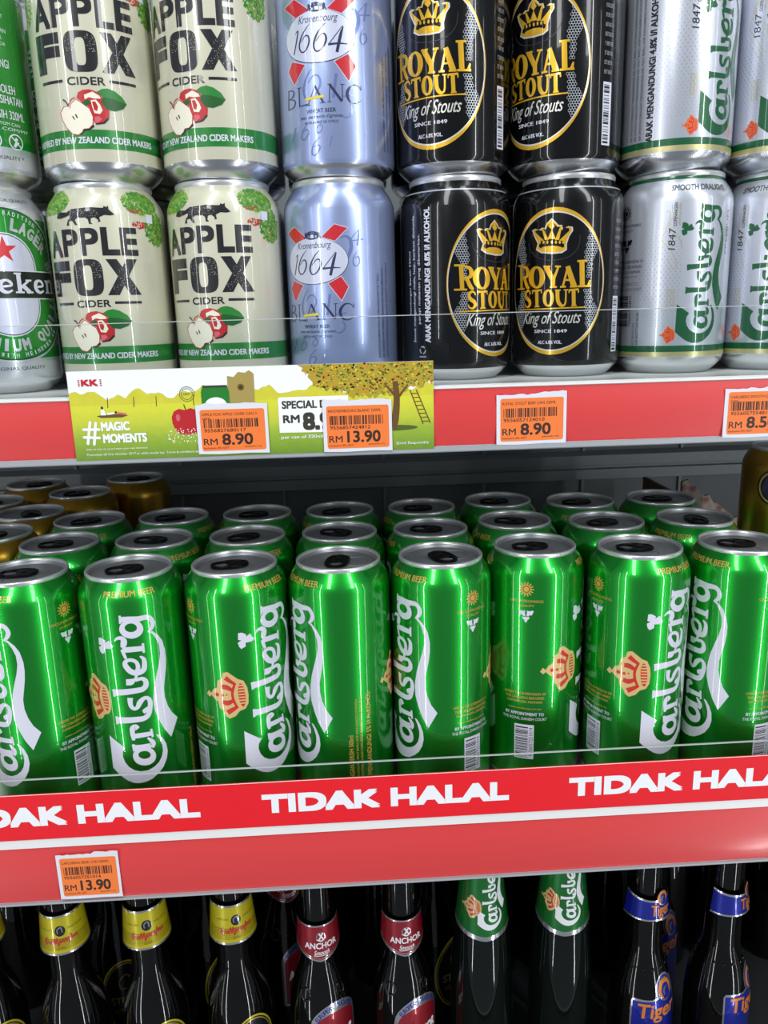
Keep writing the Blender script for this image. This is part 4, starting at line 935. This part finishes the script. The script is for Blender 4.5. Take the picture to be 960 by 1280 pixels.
YR = -49.45
price_tag(-94.2, -55.4, 244.2, 272.4, YR - .95, ('APPLE FOX APPLE CIDER CAN 3', '20ML'), '9556827680117', '8.90', 'orange price tag reading RM 8.90 stuck on the green orchard card', 2)
price_tag(-25.4, 12.6, 243.0, 272.2, YR - .95, ('KRONENBOURG BLANC 320ML',), '9556857424812', '13.90', 'orange price tag reading RM 13.90 on the right half of the orchard card', 4)
price_tag(71.2, 110.6, 243.4, 273.0, YR, ('ROYAL STOUT BEER CAN 320ML',), '9556057124010', '8.90', 'orange price tag with torn top on bare red rail below the black cans', 3, -.4)
price_tag(200.6, 240.0, 243.0, 272.6, YR, ('CARLSBERG SMOOTH DRAUGHT', '320ML'), '9556057554810', '8.50', 'orange price tag reading RM 8.50 cut by the right edge of the photo', 5)
price_tag(-203.5, -165.2, -35.9, -2.4, YR - .5, ('CARLSBERG BEER CAN 500ML',), '9556057251014', '13.90', 'orange price tag alone on the red rail below the tall green cans', 7)

def promo_card():
    # card coordinates: u 0..197, v 0..48.4
    m = MB(); m.prism_x([(0, 0), (0, 48.4), (-.3, 48.4), (-.3, 0)], 0, 197, 'card_white')
    a = Art(); rnd = random.Random(11)
    a.rect(0, 0, 197, 31.5, 'card_field', 1)
    pts = [(0, 30)]
    for i in range(100):
        u = i * 197 / 99; h = 35.6 + 1.8 * math.sin(u * .2) + 1.2 * math.sin(u * .53 + 1) + rnd.uniform(-.8, .8); pts.append((u, h))
    pts.append((197, 30)); a.poly(pts, 'card_yellow', 2)
    for u in (20, 34, 46, 66, 88): a.stroke([(u, 28.5), (u + .2, 34)], .45, 'card_trunk', 3)
    # autumn tree with trunk and ladder at the right
    crown_pts = []
    for i in range(60):
        u = 131 + i * 66 / 59; crown_pts.append((u, 38.2 - 6.2 * math.sin((u - 127) * .047) - (u > 150) * 1.8 + rnd.uniform(-1.6, 1.6)))
    a.poly([(123, 48.3), (126, 46.6), (125, 45), (129, 43.4), (128.4, 41.6), (131, 39)] + crown_pts + [(197, 48.3)], 'card_autumn', 3)
    for i in range(800):
        u = rnd.uniform(127, 196); v = rnd.uniform(30.5, 48)
        if u < 133 and v < 43: continue
        if v < 38.2 - 6.2 * math.sin((u - 127) * .047) - 1: continue
        r = rnd.uniform(.3, .8); a.ell(u, v, r, r * .8, rnd.choice(('card_yellow', 'card_shade', 'card_autumn', 'foliage_mid', 'brown_ink', 'label_orange')), 4, 6)
    a.stroke([(176, 38), (176.6, 28), (175.5, 18), (173, 13)], [3, 3.4, 4.2, 7], 'card_trunk', 5); a.stroke([(176.5, 28), (183, 36)], [1.6, .8], 'card_trunk', 5); a.stroke([(176, 30), (170, 37)], [1.6, .8], 'card_trunk', 5)
    a.stroke([(184, 33), (191, 14)], .6, 'card_trunk', 5); a.stroke([(187.5, 33), (195, 14.5)], .6, 'card_trunk', 5)
    for k in range(8): a.stroke([(184.6 + k * .85, 31 - k * 2.2), (188.3 + k * .85, 31 - k * 2.2)], .5, 'card_trunk', 5)
    a.ell(175, 12.4, 13, 1.6, 'card_shade', 2, 24)
    # picnic group, flowers
    a.poly([(13.6, 24.2), (18, 25.2), (26, 25.0), (30.4, 24.2), (27, 23.2), (16, 23.2)], 'card_trunk', 4); a.ell(16.8, 28.6, .7, .9, 'card_dark', 5, 10); a.poly([(15.8, 24.6), (16.1, 27.8), (17.6, 27.8), (18.8, 24.6)], 'card_white', 5)
    a.stroke([(19.2, 25.2), (23, 25.6)], 1.0, 'card_white', 5); a.ell(24, 26, .7, .7, 'card_dark', 5, 10); a.stroke([(25, 25.6), (29.4, 24.8)], 1.0, 'apple_pink', 5)
    for i in range(170):
        u = rnd.uniform(51, 76); v = rnd.uniform(8, 16); r = rnd.uniform(.15, .42); a.ell(u, v, r, r, rnd.choice(('card_white', 'card_white', 'card_yellow')), 7, 6)
    # big apple, can and gold foil bottle in the picture
    a.poly([(53.8, 19), (53.6, 22.4), (55, 25.4), (57.8, 26.8), (61, 26), (64, 27), (67.4, 25.8), (69.4, 22.6), (69, 17.4), (66.4, 13.6), (62, 12.2), (57, 13.4), (54.8, 16)], 'apple_red', 5)
    a.ell(57, 22, 1.2, 2.0, 'apple_pink', 6, 12); a.stroke([(61.6, 25.6), (60.6, 29.2)], .55, 'card_trunk', 6)
    a.poly([(84.6, 20), (85, 43.6), (88.6, 43), (91, 45.6), (94.6, 45), (97, 46.4), (99.4, 44.4), (99, 20)], 'label_gold', 4); a.ell(92, 37.4, 1.9, 1.9, 'dark_gold_ink', 5, 14); a.ell(92, 37.4, 1.1, 1.1, 'card_dark', 6, 12)
    a.poly([(70.4, 14), (70.4, 35.4), (71.4, 38.4), (84.6, 38.4), (85.6, 35.4), (85.6, 14)], 'leaf_green', 5); a.rect(71.4, 37.6, 84.6, 38.8, 'card_dark', 6); a.ell(78, 28, 6, 4.4, 'card_white', 6, 24)
    # round stamp
    a.ell(62.8, 34.6, 4.1, 4.1, 'card_shade', 4, 28, .92); a.ell(62.8, 34.6, 3.1, 3.1, 'card_shade', 4, 24, .9); a.text('NEW', 61, 33.9, 64.6, 35.3, 'card_shade', 4)
    # writing
    a.text('KK', 7.2, 40.4, 16.2, 44.0, 'bright_red', 5, .05)
    for x in (6.0, 17.6):
        for k in range(4): a.rect(x - .45, 40.4 + k * .98, x + .45, 41.0 + k * .98, 'bright_red', 5)
    a.text('MAGIC', 15.2, 16.0, 30.6, 21.0, 'card_white', 8, .035); a.text('MOMENTS', 15.6, 9.4, 39.2, 14.4, 'card_white', 8, .035)
    for p in ([(7.2, 9.4), (9.6, 21)], [(10.6, 9.0), (12.6, 20.6)], [(5.6, 13), (13.8, 12.4)], [(5.8, 17.2), (14.0, 17.0)]): a.stroke(p, 1.5, 'card_white', 8, cap=True)
    a.text('Snap on over to us and share your own moments', 6, 5.4, 39, 6.8, 'card_white', 6); a.text('Promotion till 31st October 2017 or while stocks last. Terms & conditions apply', 6, 2.2, 69, 3.9, 'card_white', 6)
    return m, a
CARD_X, CARD_Z = -161, 243.0
def promo_build():
    m, a = promo_card()
    # the right-hand price panel printed on the card
    a.poly([(111.6, 11.8), (139, 11.4), (150, 11.4), (150, 31.2), (112.4, 31.2), (111.6, 30.4)], 'card_white', 8)
    a.text('SPECIAL D', 113.6, 24.8, 138, 29.2, 'card_dark', 9, .03); a.text('RM', 113.8, 17.0, 123, 21.4, 'card_dark', 9, .035); a.text('8.90', 124.6, 12.8, 147, 22.6, 'card_dark', 9, .04)
    a.text('per can of 320ml', 112.4, 7.8, 135.2, 10.2, 'card_white', 9, .02); a.text('Drink Responsibly', 176, 2.6, 194, 4.6, 'card_white', 9)
    # clear sleeve edge of the rail across the card
    lay(m, a, -.3, .03, .03)
    o = m.build('promotion_card', None, (CARD_X, YR, CARD_Z))
    return tag(o, 'wide printed card with a yellow-green orchard scene, slotted in the upper red rail', 'promotion card')
promo_build()

# ------------------------------------------------------------------ short cans on the upper shelf
UY = 11.2; UP = 113
def put(o, x, y, z, rot, label, group=None):
    o.location = (x * MM, y * MM, z * MM); o.rotation_euler = (0, 0, math.radians(rot)); o['label'] = label
    if group: o['group'] = group
    return o
def many(first, rows):
    for i, (x, y, z, rot, label, group) in enumerate(rows):
        o = first if i == 0 else copy_tree(first)
        put(o, x, y, z, rot, label, group)

GU = 'short cans stacked in two tiers on the upper shelf'
cider = make_can('cider_can', SMALL, C_MATS, [art_cider()], 113.9, 1.0, 'x', 'can', VS)
many(cider, [(-147.7, UY, ZU, 0, 'left cream cider can of the lower tier, beside the green lager can', GU),
             (-79.5, UY, ZU, -8.8, 'right cream cider can of the lower tier, beside the pale blue can', GU),
             (-145.5, UY, ZU + UP, 12, 'left cream cider can of the top tier, apple turned to its right', GU),
             (-78.5, UY, ZU + UP, -14.3, 'right cream cider can of the top tier, its lettering cut at the left', GU)])
blue = make_can('wheat_beer_can', SMALL, B_MATS, [art_blue()], 113.9, 1.0, 'x', 'can', VS)
many(blue, [(-11.9, UY, ZU, 0, 'pale blue can with silver oval and red ribbons, standing on the shelf', GU),
            (-11.0, UY, ZU + UP, 13, 'pale blue can with silver oval and red ribbons, stacked on its twin', GU)])
stout = make_can('stout_can', SMALL, S_MATS, [art_stout()], 113.9, 1.0, 'x', 'can', VS)
many(stout, [(125.1, UY, ZU, 0, 'lower black stout can with gold crown facing forward, white barcode at right', GU),
             (57.0, UY, ZU, 66, 'lower black stout can turned to show upright white small print', GU),
             (55.75, UY, ZU + UP, .5, 'upper black stout can with full gold crown and oval, beside the blue can', GU),
             (121.1, UY, ZU + UP, -16, 'upper black stout can turned so its first gold letter is hidden', GU)])
silver = make_can('smooth_beer_can', SMALL, W_MATS, [art_silver()], 113.9, 1.0, 'x', 'can', VS)
many(silver, [(190.6, UY, ZU, 0, 'lower silver-white can with whole green upright script, beside the black can', GU),
              (257.0, UY, ZU, -45, 'lower silver-white can cut by the right edge of the photo', GU),
              (186.6, UY, ZU + UP, 197, 'upper silver-white can with upright black small print left and green script right', GU),
              (253.0, UY, ZU + UP, -36, 'upper silver-white can cut by the right edge of the photo', GU)])
lager = make_can('lager_can', SMALL, H_MATS, [art_lager()], 113.9, 1.0, 'x', 'can', VS)
many(lager, [(-217.5, UY, ZU, 0, 'lower green and silver can with red star and black name bar, at left edge', GU),
             (-216, UY, ZU + UP, -183.6, 'upper green can showing white small print, at the left edge', GU)])

# ------------------------------------------------------------------ tall green cans on the middle shelf
GX = [[-219.4, -153.4, -87.2, -21.1, 44.7, 109.2, 175.2, 243.0], [-219.0, -152.6, -86.4, -20.4, 45.4, 110.0, 175.0, 241.4], [-218.3, -152.3, -86.2, -20.2, 45.6, 110.2, 175.2, 242.1]]
GY = [0, 66.2, 132.4]
ROT = [[-17, 17 - 180, 50 - 180, -48 - 180, -47, 81 - 180, 35 - 180, -62], [-45, 62, -150, 20, 95, -70, 30, 130], [15, 80, -30, 140, -80, 60, 170, -120]]
TAB = [[95, 110, 100, 170, 200, 92, 86, 80], [100, 80, 120, 65, 75, 70, 105, 175], [120, 100, 95, 110, 92, 88, 96, 85]]
FRONT = ['tall green can cut by the left edge, front row, gold sun at its upper right',
         'tall green can in the front row with complete white upright script turned forward',
         'front-row green can with orange crown at its left half and white script at right',
         'front-row green can with white script at left and upright gold small print',
         'front-row green can with white script at left, gold sun and barcode at right',
         'front-row green can with gold sun and barcode centred, orange crown at right edge',
         'front-row green can with orange crown in the middle, white script at right edge',
         'rightmost front-row green can, white script on its left half, cut by the photo edge']
ORD = ['first', 'second', 'third', 'fourth', 'fifth', 'sixth', 'seventh', 'eighth']
green = make_can('beer_can', TALL, G_MATS, [art_green()], 167, 3.3, 'x', 'can', VT)
first = True
for r in range(3):
    for i in range(8):
        o = green if first else copy_tree(green); first = False
        lb = FRONT[i] if r == 0 else '%s green can from the left in the %s row, mostly lid and shoulder showing' % (ORD[i], 'second' if r == 1 else 'rear')
        put(o, GX[r][i], GY[r] + (13.3 if i == 5 else 0), 0, ROT[r][i], lb, 'tall green cans on the middle shelf')
        lid = [c for c in o.children if c.name.startswith('lid')][0]
        lid.rotation_euler = (0, 0, math.radians(TAB[r][i] - ROT[r][i] - 90))

gold = make_can('gold_beer_can', TALL, Q_MATS, [art_gold()], 167, 3.3, 'x', 'can', VT)
GG = 'gold cans behind the green cans'
many(gold, [(-278.5, 99, 0, 40, 'nearest gold can at left, beside the second green row', GG), (-277, 165.6, 0, 120, 'gold can at left, second of the file running back', GG),
            (-260, 241, 0, 10, 'gold can at left, third of the file, in front of the rearmost', GG), (-225, 303, 0, 170, 'rearmost gold can at left, nearest the back panel', GG),
            (-328, 212, 0, 60, 'gold can at far left edge, lid cut by the photo edge', GG), (-318, 290, 0, 200, 'gold can at far left rear, half in shadow', GG),
            (327, 98, 45, 0, 'single gold can with dark round emblem, at the right edge on a carton', 'gold can on the right')])
# cartons at the right rear
m = MB(); m.box(294, 362, 66, 131, 0.1, 44.8, 'carton_brown'); tag(m.build('carton'), 'low brown carton under the gold can at right, hidden behind the green cans', 'box')
def torn():
    m = MB(); rnd = random.Random(8)
    prof = [(288, 0.2), (288, 163)]
    for i in range(15):
        q = i / 14; prof.append((290 + 56 * q, 166 - 42 * q + rnd.uniform(-2.6, 2.6)))
    prof += [(348, 118), (348, 0.2)]
    M = Matrix.Translation((0, 200, 0)) @ Matrix.Rotation(PI / 2, 4, 'X')
    m.extrude([prof], 3, 'floral_card', M, 'carton_brown')
    m.box(288, 291, 200, 290, 0.2, 150, 'carton_brown'); m.box(345, 348, 200, 290, 0.2, 112, 'carton_brown'); m.box(291, 345, 287, 290, .2, 120, 'carton_brown'); m.box(291, 345, 200, 287, 0.2, 3, 'carton_brown')
    return tag(m.build('torn_carton'), 'torn open carton with a pink and cream pattern, behind the green cans at right', 'box')
torn()

# ------------------------------------------------------------------ bottles on the lowest shelf
BZ = -355
def bottle_profile(d=0, conical=False):
    b = [(0, 4), (18, 4), (24, 0), (26.2, 1.6), (27.2, 5), (27.4, 60), (27.4, 80)]
    if conical: up = [(27.2, 92), (26.8, 110), (26.0, 128), (24.8, 144), (23.0, 164), (21.0, 184), (18.4, 208), (15.8, 230), (14.4, 240)]
    else: up = [(27.2, 92 + d), (26.6, 102 + d), (25.5, 111 + d), (23.6, 120 + d), (21, 129 + d), (18.2, 137 + d), (16.3, 143 + d), (15.3, 150 + d), (14.9, 160 + d), (14.5, 185 + d), (13.8, 216), (13.2, 240)]
    return b + up + [(13.2, 244), (14.4, 245), (14.4, 250), (13.4, 252), (13.2, 256), (12.6, 257), (0, 257)]
def cone_label(parent, r0, r1, z0, z1, half_deg, art_fn, base, edge, thick=.35, dip=0.0, topdip=0.0):
    """foil neck label: a flared partial cone, artwork in (u, v) with v from 0 to z1-z0 at its centre"""
    m = MB(); n = 40; R = (r0 + r1) / 2; V = []; N = []; F = []; k = 6
    rf = lambda z: r0 + (r1 - r0) * (z - z0) / (z1 - z0)
    for i in range(n + 1):
        a = math.radians(-half_deg + 2 * half_deg * i / n); q = (a / math.radians(half_deg))
        lo_, hi_ = z0 + dip * abs(q) ** 1.3, z1 + topdip * q * q
        for j in range(k + 1):
            z = lo_ + (hi_ - lo_) * j / k; r = rf(z); V.append((r * math.sin(a), -r * math.cos(a), z)); N.append((math.sin(a), -math.cos(a), 0))
    for i in range(n):
        for j in range(k):
            b = i * (k + 1) + j; F.append((b, b + k + 1, b + k + 2, b + 1))
    m.add(V, F, base, N)
    m.add([(x - thick * a, y - thick * b, z) for (x, y, z), (a, b, c) in zip(V, N)], [f[::-1] for f in F], 'label_silver', [(-a, -b, -c) for a, b, c in N])
    A = Art()
    hw = R * math.radians(half_deg)
    E = lambda off, top: [(hw * (-1 + 2 * i / 24), (z1 + topdip * (-1 + 2 * i / 24) ** 2 - off) if top else (z0 + dip * abs(-1 + 2 * i / 24) ** 1.3 + off)) for i in range(25)]
    for top, a0, a1 in edge: 
        p, q2 = E(a0, top), E(a1, top); A.ring_strip(p, q2)
    art_fn(A, (z0 + z1) / 2)
    wrap(m, A, R, [(rf(z0 - 1), z0 - 1), (rf(z1 + 12), z1 + 12)], 1.2, .06)
    return m.build('neck_label', parent)
def ring_strip(self, p, q, m='label_silver', layer=1):
    n = len(p); self.put(list(p) + list(q), [(i, i + 1, n + i + 1, n + i) for i in range(n - 1)], m, layer)
Art.ring_strip = ring_strip

def make_bottle(name, glass, prof, label):
    t = thing(name, label, 'bottle')
    m = MB(); m.lathe(prof, 72, glass, 50); return t, m
def crown_cap(t):
    m = MB(); n = 42
    m.lathe([(14.9, 250), (15.6, 250.4), (15.2, 254), (14.2, 257.4), (12.6, 258.4), (0, 258.6)], n, 'cap_metal')
    for i in range(21):
        a = 2 * PI * i / 21; m.tube([(15.4 * math.cos(a), 15.4 * math.sin(a), 250.4), (14.7 * math.cos(a), 14.7 * math.sin(a), 255.6)], [.9, .3], 'cap_metal', 5)
    m.build('crown_cap', t)

# 1 yellow-collared stout bottle with moulded wings on the shoulder
PR = bottle_profile(0)
def stout_bottle():
    t, m = make_bottle('stout_bottle', 'brown_glass', PR, 'x')
    for sgn in (-1, 1):       # moulded wing relief
        for k in range(7):
            P = []
            for j in range(8):
                q = j / 7; z = 150 - 6 * q - 30 * q * (0.55 + .09 * k) + 3 * math.sin(q * 3); ang = sgn * math.radians(34 + k * 3.2 + 26 * math.sin(q * 1.7))
                r = next(r0 + (r1 - r0) * (z - z0) / (z1 - z0) for (r0, z0), (r1, z1) in zip(PR[5:], PR[6:]) if z0 <= z <= z1)
                P.append(((r + .25) * math.sin(ang), -(r + .25) * math.cos(ang), z))
            m.tube(P, [.3, .7, .8, .8, .8, .7, .6, .3], 'brown_glass', 6)
    m.build('glass_bottle', t); crown_cap(t)
    def art(A, c):
        A.rect(-24, c - 3, 24, c - 2.7, 'dark_gold_ink', 1)
        for i in range(9): A.rect(-24, c - 12.5 + i * 1.15, 24, c - 12.2 + i * 1.15, 'dark_gold_ink', 1)
        A.ell(0, c + 4, 4.2, 4.6, 'black_ink', 2, 20); A.stroke([(-1.8, c + 2), (-2, c + 5.4), (1, c + 7), (1.8, c + 2.4)], [.8, .9, 1, .7], 'label_silver', 3)
        A.text("ST. JAMES'S GATE", -20, c + 4, -6, c + 6, 'dark_gold_ink', 2); A.text('DUBLIN, IRELAND', 6, c + 4, 19, c + 6, 'dark_gold_ink', 2)
        rnd = random.Random(2); P = [(-13, c - 6), (-11, c - 1.5), (-12, c - 8)]
        for i in range(11): P += [(-9 + i * 2.1, c - 6.5 + i * .2 + (4.5 if i in (2, 3, 8) else 2.2)), (-8.2 + i * 2.1, c - 7.6 + i * .25 - (2.5 if i in (3, 7) else 0))]
        A.stroke(P, [.9] * len(P), 'red_ink', 2, 4)
        A.text('EXTRA', -3, c - 12, 3, c - 10.4, 'dark_gold_ink', 2)
    cone_label(t, 19.6, 16.6, 177.5, 212, 100, art, 'label_yellow', [(True, 0, 1.6), (False, 0, 1.6)])
    # oval body label
    def front():
        m = MB(); A = Art(0.9, 6, 33); A.ell(0, 42, 25, 42, 'label_yellow', 1, 60); A.ell(0, 42, 23.2, 40.2, 'black_ink', 2, 60); A.ell(0, 42, 22.0, 39.0, 'label_gold', 3, 60, .97)
        A.stroke([(-5, 52), (-6, 62), (2, 68), (6, 54), (-4, 52)], 1.2, 'label_gold', 4); A.text('STOUT', -16, 34, 16, 43, 'label_gold', 4, .02); A.text('EXTRA STOUT', -14, 24, 14, 29, 'label_gold', 4)
        wrap(m, A, 27.4, PR[4:18], 2.0, .1, [80 + k * 2.5 for k in range(17)]); return m.build('front_label', t)
    front()
    return t
sb = stout_bottle()
BY = 80
GB = 'bottles standing on the lowest shelf'
many(sb, [(-261.5, BY, BZ, 12, 'leftmost whole bottle with yellow collar, below the lone price tag', GB),
          (-194.5, BY, BZ, 18, 'middle of the three front bottles with yellow collars', GB),
          (-123.2, BY, BZ, 19, 'yellow-collared bottle standing next to the first red-collared one', GB),
          (-334, BY + 6, BZ, 30, 'dark bottle at the lower left corner, only a sliver in view', GB)])

# 2 red-collared bottle
PA = bottle_profile(0)
def red_bottle():
    t, m = make_bottle('dark_beer_bottle', 'brown_glass', PA, 'x')
    for sgn, ang0 in ((-1, -38), (1, 40)):     # moulded round mark and stroke
        zc = 124
        P = []
        for j in range(17):
            a = 2 * PI * j / 16; z = zc + 5 * math.sin(a); ang = math.radians(ang0 + 11 * math.cos(a))
            r = next(r0 + (r1 - r0) * (z - z0) / (z1 - z0) for (r0, z0), (r1, z1) in zip(PA[5:], PA[6:]) if z0 <= z <= z1)
            P.append(((r + .2) * math.sin(ang), -(r + .2) * math.cos(ang), z))
        m.tube(P, .9, 'brown_glass', 6)
    m.build('glass_bottle', t); crown_cap(t)
    def art(A, c):
        A.ell(1, c + 6.6, 4.0, 3.8, 'label_silver', 2, 24, .8)
        A.stroke([(-.8, c + 3.6), (3.0, c + 9.8)], 1.3, 'strip_white', 3); A.stroke([(3, c + 3.8), (-.6, c + 9.6)], 1.3, 'strip_white', 3); A.stroke([(-3, c + 4.2), (1.2, c + 2.6), (5, c + 4.6)], [.5, 1.1, .5], 'strip_white', 3)
        A.text('ANCHOR', -13, c - 4.6, 15, c + 1.0, 'strip_white', 3, .02); A.text('Smooth', -5.4, c - 10.4, 7.6, c - 6.0, 'strip_white', 3, .01, .4); A.rect(-5, c - 11.4, 6, c - 10.9, 'strip_white', 3)
    cone_label(t, 18.9, 16.8, 154.5, 188, 88, art, 'label_red', [(True, 0, 1.3), (False, 0, 1.5), (False, 2.3, 3.0)], dip=12.5, topdip=1.5)
    def front():
        m = MB(); A = Art(1, 11, 42)
        top = [(24 * math.cos(PI * i / 24), 52 + 22 * math.sin(PI * i / 24)) for i in range(25)]
        A.poly(top + [(-24, 8), (24, 8)], 'label_silver', 1); A.poly([(x * .86, 52 + (y - 52) * .62) for x, y in top] + [(-20.6, 10), (20.6, 10)], 'label_red', 2)
        A.arc_text('EUROPEAN TRADITION', 0, 49, 21.6, 90, 4.0, 6.4, 'label_blue', 3, .02); A.text('ANCHOR', -17, 36, 17, 46, 'strip_white', 3, .03)
        wrap(m, A, 27.4, PA[4:18], 2.0, .1, [80 + k * 2.5 for k in range(17)]); return m.build('front_label', t)
    front()
    return t
rb = red_bottle()
many(rb, [(-53.0, BY, BZ, 8, 'left one of the two red-collared bottles, next to a yellow-collared bottle', GB),
          (17.8, BY, BZ, 7, 'right one of the two red-collared bottles, next to a green-collared bottle', GB)])

# 3 green-collared bottle with the white script
PC = bottle_profile(0, conical=True)
def script_bottle():
    t, m = make_bottle('beer_bottle', 'green_glass', PC, 'x')
    m.build('glass_bottle', t); crown_cap(t)
    def art(A, c):
        script_logo(A, 'strip_white', .56, 8.0, c - 40.5); crown(A, .66, -11.5, c - 2, 'beige_ink', 'red_ink')
        A.text('PREMIUM DANISH BEER', -22, c - 14, -20.6, c + 20, 'label_silver', 2, 0, 0, 90)
    cone_label(t, 23.1, 16.6, 168, 232, 110, art, 'label_green', [(False, 0, 4.0)], dip=9.0)
    m = MB(); A = Art(); A.ell(0, 40, 24, 30, 'label_silver', 1, 48); A.ell(0, 40, 22.6, 28.6, 'label_green', 2, 48); script_logo(A, 'strip_white', .36, 1, 8)
    wrap(m, A, 27.4, PC[4:10], 2.0, .1); m.build('front_label', t)
    return t
gb = script_bottle()
many(gb, [(86.3, BY, BZ, 0, 'left one of the two bottles with green white-script collars', GB),
          (155.8, BY, BZ, -13, 'right one of the two bottles with green white-script collars, next to the blue collar', GB)])

# 4 blue-collared bottle
PT = bottle_profile(-12)
def blue_bottle():
    t, m = make_bottle('lager_bottle', 'brown_glass', PT, 'x')
    for a in range(0, 360, 24):     # moulded beads round the shoulder
        r = 18.4; z = 124; aa = math.radians(a)
        m.tube([(r * math.sin(aa - .09), -r * math.cos(aa - .09), z - 1), (r * 1.02 * math.sin(aa), -r * 1.02 * math.cos(aa), z + .6), (r * math.sin(aa + .09), -r * math.cos(aa + .09), z + 1)], [.4, 1.1, .4], 'brown_glass', 6)
    m.build('glass_bottle', t); crown_cap(t)
    def mark(A, x, y, s, L):    # round striped emblem rising above the label
        A.ell(x, y, 6.4 * s, 6.8 * s, 'label_silver', L, 28); A.ell(x, y, 5.5 * s, 5.9 * s, 'label_blue', L + 1, 28)
        A.stroke([(x - 2.2 * s, y - 5 * s), (x - 5 * s, y), (x - 2.6 * s, y + 4.6 * s), (x + 2.4 * s, y + 4.4 * s), (x + 4.6 * s, y + 1.2 * s), (x + 4 * s, y - 3 * s)], [.6 * s, 2.4 * s, 2.6 * s, 2.2 * s, 2.2 * s, .6 * s], 'label_orange', L + 2)
        A.stroke([(x - 1 * s, y - 3.4 * s), (x - 1.4 * s, y), (x + 1.2 * s, y + 1.4 * s)], [.6 * s, 1.6 * s, .7 * s], 'label_silver', L + 2)
    def art(A, c):
        mark(A, 6.5, c + 10.0, .95, 1)
        A.text('Tiger', -5, c - 7.6, 13.5, c + 5.0, 'label_orange', 4, .016, .08)
    cone_label(t, 19.8, 17.2, 174.4, 192.5, 92, art, 'label_blue', [(True, 0, 1.8), (False, 0, 1.5)], dip=-1.5, topdip=3.0)
    m = MB(); A = Art(0.9, 1, 31.5)
    A.poly([(-26, 10), (-26, 73), (-24, 76), (-4, 76), (0, 77.5), (22, 90), (27, 92), (27, 10)], 'label_silver', 1)
    A.ell(12, 84, 13, 14, 'label_silver', 1, 36); A.poly([(-24.4, 10), (-24.4, 73.6), (-4, 74.4), (2, 76), (25.6, 76), (25.6, 10)], 'label_blue', 2); A.ell(12, 83.6, 11.5, 12.5, 'label_blue', 2, 36)
    mark(A, 12, 83, 1.6, 3); A.text('Tiger', -19, 52, 24, 72, 'label_orange', 6, .02, .08)
    wrap(m, A, 27.4, PT[4:18], 2.0, .1, [80 + k * 2.5 for k in range(17)]); m.build('front_label', t)
    return t
bb = blue_bottle()
many(bb, [(228.2, BY, BZ, 8, 'left blue-collared bottle, orange lettering in full view on its collar', GB),
          (297.4, BY, BZ, 32, 'right blue-collared bottle, orange lettering turned to its right side', GB)])
# second row, in the dark behind
BR = BY + 70
for src, x, rot, lb in ((sb, -244, 10, 'dark bottle in shade behind the gap of the yellow-collared bottles at left'), (sb, -160, 30, 'dark bottle in shade behind the second and third yellow-collared bottles'),
                        (rb, -88, 20, 'dark bottle in shade between yellow-collared and red-collared bottles'), (sb, 52, 30, 'dark bottle in shade behind right red-collared bottle, yellow collar edge showing'),
                        (bb, 262, 10, 'dark bottle in shade behind the gap of the two blue-collared bottles')):
    put(copy_tree(src), x, BR, BZ, rot, lb, 'bottles in the shaded second row')

# unseen cans and deep bottle rows, added to darken the gaps
def deep(src, spots, label, group, drop=()):
    for x, y, z, rot in spots:
        c = src.copy(); COL.objects.link(c)
        for ch in src.children:
            if ch.name.split('.')[0] not in drop: copy_tree(ch, c)
        put(c, x, y, z, rot, label, group)
for src, xs, what in ((cider, (-146, -79), 'cream cider can'), (blue, (-12,), 'pale blue can'), (stout, (56, 123), 'black stout can'), (silver, (190, 257), 'silver-white can'), (lager, (-216,), 'green lager can')):
    deep(src, [(x, UY + 67, ZU + k * UP, 40 + x) for x in xs for k in (0, 1)], 'short %s added behind the front cans of its kind to darken gaps' % what, 'cans added to darken gaps behind the %s' % what)
deep(sb, [(x, BR + 62 + 60 * r, BZ, 0) for r in (0, 1) for x in range(-420 - 30 * r, 440, 60)], 'plain dark bottle added deep behind the front bottles to darken the gaps', 'bottles added to darken the depth', ('neck_label', 'front_label'))
